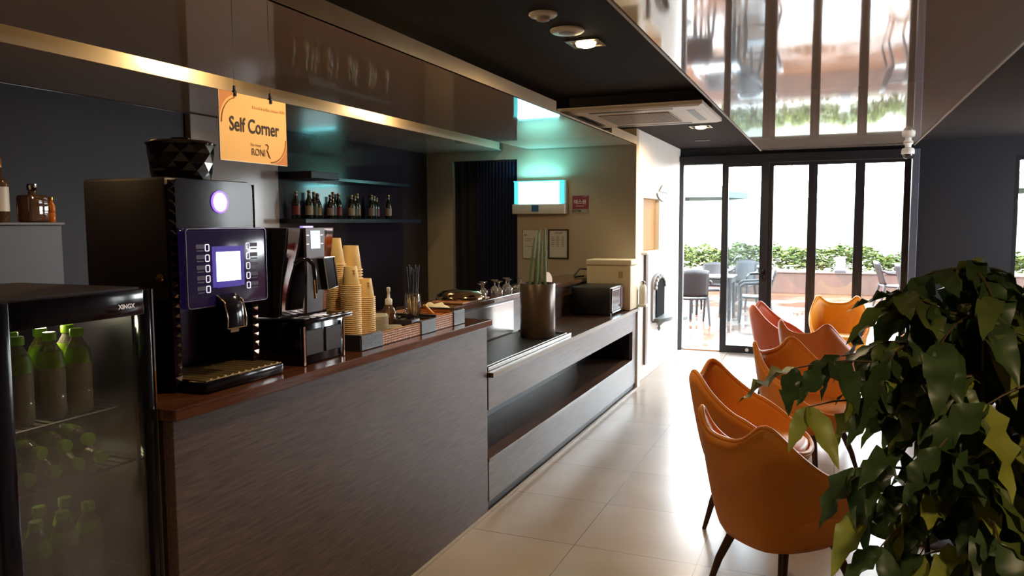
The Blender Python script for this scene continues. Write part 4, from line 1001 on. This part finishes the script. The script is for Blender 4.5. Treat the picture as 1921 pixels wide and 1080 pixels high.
t = thing('square_decanter', 'square shouldered whisky bottle with glass stopper on the grey cabinet', 'bottle', (-3.80, 2.745, 1.613))
bm = bmesh.new(); box(bm, -.055, .055, -.055, .055, .001, .14, .014, 3); lathe(bm, [(.022, .138), (.018, .15), (.018, .16)], seg=18)
obj('bottle_glass', bm, whisky, t, 40)
obj('stopper', lathe(bmesh.new(), [(.018, .161), (.024, .166), (.024, .195), (.02, .198)], seg=18), M['chrome'], t, 50)
t = thing('amber_miniature', 'small amber bottle at the right end of the grey cabinet', 'bottle', (-3.76, 2.815, 1.613))
obj('bottle_glass', lathe(bmesh.new(), [(.018, 0), (.020, .004), (.020, .045), (.017, .05), (.020, .055), (.020, .085), (.010, .105), (.009, .12)], seg=18), mat('amber', (190, 104, 30), .15, var=.2, emit=lin((190, 104, 30)), estr=.04), t, 50)
obj('cap', lathe(bmesh.new(), [(.011, .116), (.011, .130), (.008, .132)], seg=14), mat('gold', (216, 160, 70), .25, metal=.8, var=.1), t, 50)

# ------------------------------------------------------------------ orange chairs
def tab(x, pts):
    for (a, b), (c, d) in zip(pts, pts[1:]):
        if a <= x <= c:
            u = (x - a) / (c - a); u = u * u * (3 - 2 * u) if False else u
            return b + (d - b) * u
    return pts[-1][1]
RZ = [(0, .738), (14, .745), (26, .774), (35, .812), (43, .834), (51, .812), (62, .748), (78, .672), (96, .590), (115, .520), (135, .468), (155, .442), (180, .432)]
def rim_pt(a):
    s, c = math.sin(a), math.cos(a); p = .78
    x = .292 * math.copysign(abs(s) ** p, s); y = -.275 * math.copysign(abs(c) ** p, c)
    A = abs(math.degrees(a))
    z = sum(tab(min(180, max(0, abs(A + d))), RZ) for d in (-7, -3.5, 0, 3.5, 7)) / 5 if A < 172 else .432
    h = (z - .432) / .4
    x *= 1 - .13 * max(0, h); y -= .075 * max(0, h)
    return Vector((x, y, z))
def shell_bm():
    bm = bmesh.new(); NA = 72; rows = []
    ang = [-PI + 2 * PI * k / NA for k in range(NA)]
    for t_ in (.12, .35, .55):
        rows.append([(.9 * t_ * 1.15 * rim_pt(a).x, .9 * t_ * 1.15 * rim_pt(a).y * .95, .282 + .022 * (t_ / .6) ** 3) for a in ang])
    for k in range(0, 11):
        u = k / 10
        row = []
        for a in ang:
            R = rim_pt(a); b = Vector((R.x * .68, R.y * .66, .308))
            o_ = u ** .72
            row.append((b.x + (R.x - b.x) * o_, b.y + (R.y - b.y) * o_, b.z + (R.z - b.z) * u ** 1.15))
        rows.append(row)
    vr = grid(bm, rows, close_u=True)
    bm.faces.new(list(reversed(vr[0])))
    return bm
def rim_tube():
    bm = bmesh.new(); n = 90
    pts = [rim_pt(-PI + 2 * PI * k / n) for k in range(n)]
    pts = [Vector((p.x * .985, p.y * .985, p.z + .002)) for p in pts]
    return tube(bm, pts, .0118, 8, closed=True)
def pad_bm():
    bm = bmesh.new(); NA = 40; rows = []
    for sc, z in ((.80, .34), (.87, .39), (.885, .430), (.87, .455), (.80, .470), (.55, .478), (.2, .478)):
        row = []
        for k in range(NA):
            a = -PI + 2 * PI * k / NA; s, c = math.sin(a), math.cos(a); p = .78
            row.append((  .292 * sc * math.copysign(abs(s) ** p, s),   .014 - .275 * sc * math.copysign(abs(c) ** p, c), z - .012 * (1 + c) / 2))
        rows.append(row)
    vr = grid(bm, rows, close_u=True); bm.faces.new(vr[-1])
    return bm
def leather(name, rgb):
    return mat(name, rgb, .42, spec=.45, var=.07, scale=5, bump=.12, bscale=170)
CM_ = {'orange': leather('orange_leather', (230, 142, 52)), 'yellow': leather('amber_leather', (238, 164, 44)), 'coral': leather('coral_leather', (200, 104, 74)), 'rust': leather('rust_orange_leather', (218, 126, 66)), 'red': leather('red_leather', (190, 62, 40))}
MESH = {}
def chair(x, y, face, colour, label):
    """face = direction (fx, fy) the sitter looks"""
    rz = math.atan2(face[1], face[0]) - PI / 2
    t = thing('tub_chair', label, 'chair', (x, y, 0), rz, 'tub chairs in the seating area')
    lm = CM_[colour]
    sh = obj('shell', shell_bm(), lm, t, 180)
    so = sh.modifiers.new('thickness', 'SOLIDIFY'); so.thickness = .022; so.offset = 0
    obj('piping', rim_tube(), lm, t, 180)
    obj('seat_cushion', pad_bm(), lm, t, 60)
    if 'leg' not in MESH: MESH['leg'] = None
    for sx in (-1, 1):
        for sy in (-1, 1):
            obj('leg', tube(bmesh.new(), [(sx * .14, sy * .13, .30), (sx * .185, sy * .18, .15), (sx * .215, sy * .215, .0)], [.021, .017, .011], 12), M['leg'], t, 60)
    return t
chair(-.155, 3.34, (.68, .73), 'orange', 'orange leather tub chair nearest the camera, seen from behind')
chair(-.34, 4.20, (.99, -.10), 'orange', 'orange leather tub chair second from the camera, facing right')
chair(-.10, 5.16, (.83, -.56), 'orange', 'orange leather tub chair third from the camera, facing the plant')
chair(-.06, 6.55, (.43, .90), 'rust', 'rust orange tub chair fourth from the camera, back towards the camera')
chair(-.36, 7.62, (.99, -.08), 'coral', 'coral red tub chair seen edge-on beside the yellow chair')
chair(.09, 8.42, (.05, -1), 'yellow', 'amber yellow tub chair facing the camera by the glass doors')
chair(.82, 7.75, (-.95, -.3), 'orange', 'orange tub chair behind the plant near the dark wall')
chair(1.35, 7.2, (-.9, .3), 'rust', 'rust tub chair behind the plant below the right window')
chair(.86, 4.75, (-.55, -.85), 'red', 'red tub chair half hidden behind the potted plant')
def table(x, y, label, r=.36, h=.725):
    t = thing('round_table', label, 'table', (x, y, 0), 0, 'round cafe tables')
    obj('tabletop', lathe(bmesh.new(), [(r - .012, h - .026), (r, h - .018), (r, h - .004), (r - .004, h)], seg=48), M['wood_tan'], t, 50)
    obj('column', lathe(bmesh.new(), [(.03, .02), (.028, .06), (.028, h - .03), (.09, h - .027)], seg=20), M['blackmatte'], t, 50)
    obj('base_plate', lathe(bmesh.new(), [(.21, .001), (.21, .010), (.19, .018), (.04, .03)], seg=36), M['blackmatte'], t, 50)
table(.66, 2.98, 'tan round cafe table right behind the potted plant')
table(.55, 4.36, 'tan round cafe table beside the third orange chair', .33)
table(1.05, 8.5, 'tan round cafe table by the dark wall behind the plant', .34)

# ------------------------------------------------------------------ potted plant
PX, PY_ = .315, 1.78
t = thing('potted_coffee_plant', 'large leafy green potted plant in the right foreground', 'plant', (PX, PY_, 0))
obj('pot', lathe(bmesh.new(), [(.13, .001), (.14, .01), (.18, .30), (.19, .34), (.185, .345), (.165, .33), (.16, .29)], seg=36), mat('dark_pot', (70, 58, 50), .5, var=.1), t, 50)
obj('soil', lathe(bmesh.new(), [(.16, .285), (.158, .292), (.02, .30)], seg=28), mat('soil', (48, 34, 24), .9, var=.3, bump=.5), t)
rng = random.Random(11)
leaves = bmesh.new()
def leaf_mesh(base, d, nrm, L, W, mi):
    """wavy drooping leaf from base along d, folded on the midrib"""
    d = d.normalized(); side = d.cross(nrm).normalized(); nrm = side.cross(d).normalized()
    n = 9; ph = rng.uniform(0, 6.28); droop = rng.uniform(.10, .42); cols = []
    fold = rng.uniform(.15, .45); amp = rng.uniform(.06, .16)
    for i in range(n + 1):
        u = i / n
        w = W * (math.sin(PI * min(1, u * .97 + .03) ** .85) ** .9) * (1 - .25 * u) if u < 1 else 0
        c = base + d * (L * u) - Vector((0, 0, 1)) * droop * L * u * u
        wave = math.sin(u * 19 + ph) * amp * W * 2
        wave2 = math.sin(u * 19 + ph + 1.7) * amp * W * 2
        cols.append((c + side * w * .5 + nrm * (w * fold * .5 + wave * math.sin(PI * u)), c, c - side * w * .5 + nrm * (w * fold * .5 + wave2 * math.sin(PI * u))))
    vs = [[leaves.verts.new(p) for p in c] for c in cols]
    for i in range(n):
        for j in range(2):
            f_ = leaves.faces.new((vs[i][j], vs[i][j + 1], vs[i + 1][j + 1], vs[i + 1][j])); f_.material_index = mi; f_.smooth = True
stems = bmesh.new()
def branch(pts, r0, r1):
    n = len(pts); tube(stems, pts, [r0 + (r1 - r0) * i / (n - 1) for i in range(n)], 6)
def leafpair(p, out, size, dens=2):
    for k in range(dens):
        a = rng.uniform(-1.1, 1.1) + k * 2 * PI / dens * .5
        d = (Matrix.Rotation(a, 3, 'Z') @ Vector((out.x, out.y, 0))).normalized()
        d = Vector((d.x, d.y, rng.uniform(-1.6, -.15)))
        L = size * rng.uniform(.75, 1.2)
        mi = 0 if rng.random() < .60 else (1 if rng.random() < .68 else 2)
        leaf_mesh(p, d, Vector((rng.uniform(-.4, .4), rng.uniform(-.8, .2), 1)), L, L * rng.uniform(.40, .52), mi)
def lateral(base, d, length, n, size, dens=2):
    pts = []; d = d.normalized()
    for i in range(7):
        u = i / 6; pts.append(base + d * length * u - Vector((0, 0, 1)) * .35 * length * u * u)
    branch(pts, .0045, .0015)
    for i in range(n):
        u = .25 + .75 * i / max(1, n - 1)
        p = base + d * length * u - Vector((0, 0, 1)) * .35 * length * u * u
        leafpair(p, d, size, dens)
base = Vector((0, 0, .29))
def density(x, z):
    """how much foliage grows towards the aisle side at each height"""
    if x < -.24: return .0 if z < 1.22 else .25
    if x < -.13: return .12 if z < .82 else (.35 if z < 1.15 else .8)
    return 1
for (bx, by, lx, ly, top) in ((0, 0, -.05, .02, 1.52), (.04, .03, .10, .08, 1.52), (-.04, .01, -.13, .02, 1.45), (.0, -.03, -.05, -.10, 1.42), (.03, -.05, .06, -.14, 1.44), (.06, .0, .22, -.02, 1.50), (.05, -.03, .16, -.16, 1.30), (.02, .06, .02, .16, 1.46), (.05, -.06, .14, -.10, 1.10)):
    pts = [base + Vector((bx + lx * (k / 8), by + ly * (k / 8), (top - .29) * k / 8)) for k in range(9)]
    branch(pts, .010, .003)
    n_ = 11
    for k in range(n_):
        h = .52 + (top - .54) * k / (n_ - 1)
        u = (h - .29) / (top - .29)
        p = base + Vector((bx + lx * u, by + ly * u, h - .29))
        for q in range(3):
            a = rng.uniform(0, 2 * PI)
            d = Vector((math.cos(a), math.sin(a), rng.uniform(-.1, .45)))
            ln = rng.uniform(.08, .20)
            if h > 1.25: ln *= .85
            if rng.random() > density(p.x + d.x * ln * .8, h): continue
            lateral(p, d, ln, rng.choice((2, 3)), .112, 2)
    for q in range(4): leafpair(pts[-1], Vector((math.cos(q * 1.6), math.sin(q * 1.6), 0)), .10, 2)
# the long side branches leaning out over the aisle
for (z, dx, dy, ln, n_) in ((1.27, -1, -.05, .34, 4), (1.30, -1, .12, .24, 3), (1.20, -1, -.2, .31, 3), (1.06, -1, .05, .2, 3), (.98, -1, -.1, .18, 3)):
    lateral(base + Vector((-.07, 0, z - .29)), Vector((dx, dy, .42)), ln, n_, .115, 2)
gl1 = mat('leaf_dark', (52, 70, 38), .38, spec=.4, var=.35, scale=14)
gl2 = mat('leaf_mid', (78, 90, 42), .38, spec=.4, var=.3, scale=14)
gl3 = mat('leaf_yellow', (124, 128, 52), .42, spec=.35, var=.25, scale=14)
for g_ in (gl1, gl2, gl3):
    nt = g_.node_tree; p = nt.nodes['Principled BSDF']; out = nt.nodes['Material Output']
    tl = nt.nodes.new('ShaderNodeBsdfTranslucent'); mx = nt.nodes.new('ShaderNodeMixShader'); mx.inputs[0].default_value = .22
    src = p.inputs['Base Color'].links[0].from_socket
    nt.links.new(src, tl.inputs['Color']); nt.links.new(p.outputs[0], mx.inputs[1]); nt.links.new(tl.outputs[0], mx.inputs[2]); nt.links.new(mx.outputs[0], out.inputs['Surface'])
fo = bpy.data.meshes.new('foliage'); leaves.to_mesh(fo); leaves.free()
for g_ in (gl1, gl2, gl3): fo.materials.append(g_)
o = bpy.data.objects.new('foliage', fo); COL.objects.link(o); o.parent = t
obj('stems', stems, mat('stem_brown', (74, 58, 34), .6, var=.2), t, 60)

# ------------------------------------------------------------------ terrace
struct('ground', B(-14, 14, 9.91, 24, -.25, -.05), M['outdeck'], 'wet orange wooden deck of the terrace', 'deck')
bm = B(-14, 14, 24, 80, -.3, -.06)
struct('trim_12', bm, mat('pale_lawn', (58, 61, 42), .9, var=.2, scale=.6), 'pale grass beyond the terrace', 'ground')
pw = mat('rusty_planter', (64, 44, 36), .6, var=.18, scale=3, stretch=(3, 3, .5))
t = thing('planter_box', 'long low rust brown planter wall at the terrace edge', 'planter', (0, 19.4, -.05))
wpart('planter_front', B(-12, 12, 18.95, 19.05, -.05, .415, .004), pw, t)
wpart('planter_rim', B(-12, 12, 18.92, 19.12, .417, .44, .004), pw, t)
wpart('planter_soil', B(-12, 12, 19.06, 20.3, -.05, .36), mat('planter_soil', (90, 70, 50), .9, var=.2), t)
# hedge: countless small leaves, one object
hb = bmesh.new(); r2 = random.Random(5)
for i in range(21000):
    x = r2.uniform(-9, 9); yy = r2.uniform(19.21, 20.2)
    if abs(x - .2) < .28 and yy < 19.3: continue
    top = .92 + .28 * noise.noise(Vector((x * .8, yy, 1.3))) + .18 * noise.noise(Vector((x * 3, yy, 7)))
    z = .455 + (top - .455) * r2.random() ** .7
    s = r2.uniform(.03, .075); q = Matrix.Rotation(r2.uniform(0, 6.28), 3, 'Z') @ Matrix.Rotation(r2.uniform(-1.2, 1.2), 3, 'X')
    vs = [hb.verts.new(Vector((x, yy, z)) + q @ Vector(p)) for p in ((-s, 0, 0), (0, -s * .5, 0), (s, 0, 0), (0, s * .5, 0))]
    f_ = hb.faces.new(vs); f_.material_index = 0 if r2.random() < .6 else 1
me = bpy.data.meshes.new('hedge'); hb.to_mesh(me); hb.free()
for c_, k_ in (((52, 64, 30), 'hedge_green'), ((78, 84, 42), 'hedge_light')): me.materials.append(mat(k_, c_, .9, spec=.1, var=.3, scale=4))
o = bpy.data.objects.new('hedge', me); COL.objects.link(o); tag(o, 'sunlit green leafy hedge growing in the rust brown planter', 'hedge', kind='stuff')
# hill
bm = bmesh.new(); rows = []
for j in range(14):
    row = []
    for i in range(50):
        x = -40 + 80 * i / 49; y = 30 + j * 2.6
        h = (j / 13) ** .8 * (3.2 - .055 * x + 1.3 * noise.noise(Vector((x * .09, y * .06, 0)))) + .25 * noise.noise(Vector((x * .5, y * .5, 2)))
        row.append((x, y, -.1 + max(0, h)))
    rows.append(row)
grid(bm, rows)
struct('terrain_hill', bm, mat('hill_grass', (70, 69, 57), .9, var=.25, scale=.35), 'pale grassy hillside far beyond the hedge', 'hill', 180)
# planter lanterns
t = thing('garden_lantern', 'white box lantern on a dark foot on the planter rim', 'lantern', (.20, 19.0, .441))
bm = B(.10, .30, 18.93, 19.11, .495, .80, .006)
wpart('lamp_box', bm, mat('lantern_white', (110, 110, 110), .4, var=.02), t)
wpart('foot', B(.08, .32, 18.93, 19.11, .441, .494, .004), M['darkgrey'], t)
# rattan armchairs
rat = mat('brown_rattan', (26, 24, 26), .42, spec=.4, var=.15, scale=60, bump=.3, bscale=90)
def out_chair_first(loc, rz, label):
    t = thing('terrace_armchair', label, 'chair', loc, rz, 'terrace armchairs')
    bm = bmesh.new(); rows = []
    for i in range(9):
        u = i / 8; rows.append([(-.23 + .46 * k / 8, -.22 + .46 * u, .43 + .012 * ((k / 4 - 1) ** 2) - .015 * math.sin(PI * u)) for k in range(9)])
    grid(bm, rows); o = obj('seat', bm, rat, t, 180); o.modifiers.new('s', 'SOLIDIFY').thickness = .03
    bm = bmesh.new(); rows = []
    for i in range(9):
        u = i / 8; z = .45 + .42 * u + (-.02 * 0)
        rows.append([((-.235 + .47 * k / 8) * (1 - .06 * u), -.22 - .13 * u - .05 * (1 - (k / 4 - 1) ** 2) + .03, z + (.03 * (1 - (k / 4 - 1) ** 2) if i == 8 else 0)) for k in range(9)])
    grid(bm, rows); o = obj('backrest', bm, rat, t, 180); o.modifiers.new('s', 'SOLIDIFY').thickness = .025
    for s in (-1, 1):
        obj('armrest', tube(bmesh.new(), [(s * .235, -.27, .72), (s * .275, -.18, .675), (s * .285, .0, .655), (s * .285, .18, .645), (s * .275, .235, .60)], [.02, .027, .028, .027, .022], 8), rat, t, 60)
        obj('leg', tube(bmesh.new(), [(s * .275, .232, .61), (s * .265, .225, .30), (s * .25, .245, .0)], [.024, .026, .019], 8), rat, t, 60)
        obj('leg', tube(bmesh.new(), [(s * .225, -.20, .45), (s * .235, -.25, .22), (s * .245, -.30, .0)], [.03, .026, .019], 8), rat, t, 60)
    return t
Zd = -.05
oc = out_chair_first((-2.10, 12.75, Zd), math.radians(20), 'dark terrace armchair just outside the open doorway, back to the room')
dup(oc, (-2.05, 14.5, Zd), math.radians(172), 'dark terrace armchair on the far side of the terrace table')
dup(oc, (-1.16, 13.35, Zd), math.radians(98), 'terrace armchair seen through the hazy door leaf')
dup(oc, (-1.65, 15.6, Zd), math.radians(160), 'terrace armchair farthest back on the left of the terrace')
dup(oc, (1.12, 16.4, Zd), math.radians(-80), 'terrace armchair at right behind the last door leaf')
dup(oc, (1.45, 15.6, Zd), math.radians(-60), 'terrace armchair overlapping its neighbour by the right jamb')
def out_table(x, y, label, s=.37):
    t = thing('terrace_table', label, 'table', (x, y, Zd), group='terrace tables')
    obj('tabletop', box(bmesh.new(), -s, s, -s, s, .70, .735, .012), mat('pale_tabletop', (62, 61, 61), .25, var=.05), t, 40)
    obj('apron', box(box(box(box(bmesh.new(), -s + .03, s - .03, -s + .03, -s + .05, .62, .70), -s + .03, s - .03, s - .05, s - .03, .62, .70), -s + .03, -s + .05, -s + .05, s - .05, .62, .70), s - .05, s - .03, -s + .05, s - .05, .62, .70), rat, t)
    for sx in (-1, 1):
        for sy in (-1, 1): obj('leg', tube(bmesh.new(), [(sx * (s - .06), sy * (s - .06), .70), (sx * (s - .05), sy * (s - .05), 0)], [.04, .026], 8), rat, t, 60)
out_table(-1.88, 13.62, 'dark terrace table with pale top outside the open doorway')
out_table(-1.50, 16.9, 'dark terrace table farther back behind the hazy door leaf')
t = single('table_cup', lathe(bmesh.new(), [(.035, .001), (.045, .09), (.042, .09), (.033, .01)], (0, 0, 0), 18), M['plastic_white'], 'small white pot standing on the near terrace table', 'pot', (0, 0, 0), None, 50); t.location = (-2.02, 13.45, Zd + .7355)
def parasol(x, y, zc, r, label, rise=.32):
    t = thing('terrace_parasol', label, 'parasol', (x, y, Zd), group='terrace parasols')
    bm = bmesh.new(); n = 8; rows = [[(r * math.cos(2 * PI * k / n), r * math.sin(2 * PI * k / n), zc - .09) for k in range(n)], [(r * math.cos(2 * PI * k / n), r * math.sin(2 * PI * k / n), zc) for k in range(n)], [(.03 * math.cos(2 * PI * k / n), .03 * math.sin(2 * PI * k / n), zc + rise) for k in range(n)]]
    grid(bm, rows, close_u=True)
    obj('canopy', bm, mat('pale_green_canvas', (74, 84, 78), .8, var=.06), t)
    obj('pole', tube(bmesh.new(), [(0, 0, .05), (0, 0, zc + rise + .03)], .022, 10), M['plastic_white'], t, 60)
    obj('foot', lathe(bmesh.new(), [(.19, .001), (.19, .04), (.16, .06), (.03, .08)], seg=28), mat('grey_green_foot', (96, 108, 104), .5, var=.1), t, 50)
parasol(-2.45, 13.35, 2.13, 1.15, 'pale green parasol outside the open doorway')
parasol(2.9, 16.9, 2.28, 1.7, 'pale green parasol at the right of the terrace')

# ------------------------------------------------------------------ light
w = bpy.data.worlds.new('overcast'); SC.world = w; w.use_nodes = True
nt = w.node_tree; N, L = nt.nodes, nt.links; bg = N['Background']
tc = N.new('ShaderNodeTexCoord'); sp = N.new('ShaderNodeSeparateXYZ'); L.new(tc.outputs['Generated'], sp.inputs[0])
r = N.new('ShaderNodeValToRGB'); L.new(sp.outputs['Z'], r.inputs['Fac'])
r.color_ramp.elements[0].color = (.95, .98, 1, 1); r.color_ramp.elements[1].color = (.80, .90, 1, 1)
L.new(r.outputs['Color'], bg.inputs['Color']); bg.inputs['Strength'].default_value = 31
def area(name, loc, rot, sx, sy, power, col=(1, 1, 1), portal=False, spread=PI):
    l = bpy.data.lights.new(name, 'AREA'); l.shape = 'RECTANGLE'; l.size = sx; l.size_y = sy; l.energy = power; l.color = col; l.spread = spread
    if portal: l.cycles.is_portal = True
    o = bpy.data.objects.new(name, l); COL.objects.link(o); o.location = loc; o.rotation_euler = rot
    return o
area('door_portal', (-.45, 9.92, 1.15), (-PI / 2, 0, 0), 2.6, 2.3, 1, portal=True)
area('window_portal', (2.57, 9.92, 1.49), (-PI / 2, 0, 0), 1.56, 1.62, 1, portal=True)
def spot(name, loc, power, col, size=2.2, blend=.6, rad=.04, rot=(0, 0, 0)):
    l = bpy.data.lights.new(name, 'SPOT'); l.energy = power; l.color = col; l.spot_size = size; l.spot_blend = blend; l.shadow_soft_size = rad
    o = bpy.data.objects.new(name, l); COL.objects.link(o); o.location = loc; o.rotation_euler = rot
    return o
def point(name, loc, power, col, rad=.04):
    l = bpy.data.lights.new(name, 'POINT'); l.energy = power; l.color = col; l.shadow_soft_size = rad
    o = bpy.data.objects.new(name, l); COL.objects.link(o); o.location = loc
    return o
WARM = (1, .74, .42)
spot('counter_beam', (-1.12, 2.15, 2.43), 48, WARM, 1.75, .7, .04, (0, .45, 0))
spot('downlight_beam', (-1.166, 3.80, 2.468), 70, WARM, 3.05, .5)
area('side_portal', (XR + .12, 8.5, 1.5), (0, PI / 2, 0), 1.6, 1.4, 1, portal=True)  # sampling portal for the added side window
spot('downlight_beam', (-1.17, 7.50, 2.468), 90, WARM, 3.05, .5)
for y in (1.0, 3.05, 4.98): point('cove_bulb', (-3.03, y, 2.455), 16, (1, .70, .34), .03)
for x, y, e_ in ((-1.1, -.6, 75), (.62, .45, 85), (1.5, 3.0, 15), (1.6, -1.6, 40)): spot('room_fill', (x, y, 2.42), e_, WARM, 2.4)  # unseen warm fill spots added to brighten plant, fridge front and bar
area('trap_tube', (-2.735, 7.31, 2.03), (PI + .25, 0, 0), .44, .03, 3.2, (.2, .92, 1))
point('fridge_fill', (-1.99, 1.44, 1.345), 1.5, (1, .9, .6), .03)  # added fill light inside the fridge, no lit bulb there
point('fridge_low_fill', (-2.08, 1.38, .90), 1.1, (1, .95, .5), .03)  # second added fill, brightens the lower bottles

SC.render.film_transparent = False
SC.view_settings.view_transform = 'Standard'
SC.view_settings.look = 'None'
SC.view_settings.exposure = 0
cy = SC.cycles
cy.use_denoising = True
try: cy.denoiser = 'OPENIMAGEDENOISE'
except Exception: pass
cy.max_bounces = 10; cy.diffuse_bounces = 5; cy.glossy_bounces = 5; cy.transparent_max_bounces = 24; cy.transmission_bounces = 6
cy.sample_clamp_indirect = 8; cy.caustics_reflective = False; cy.caustics_refractive = False
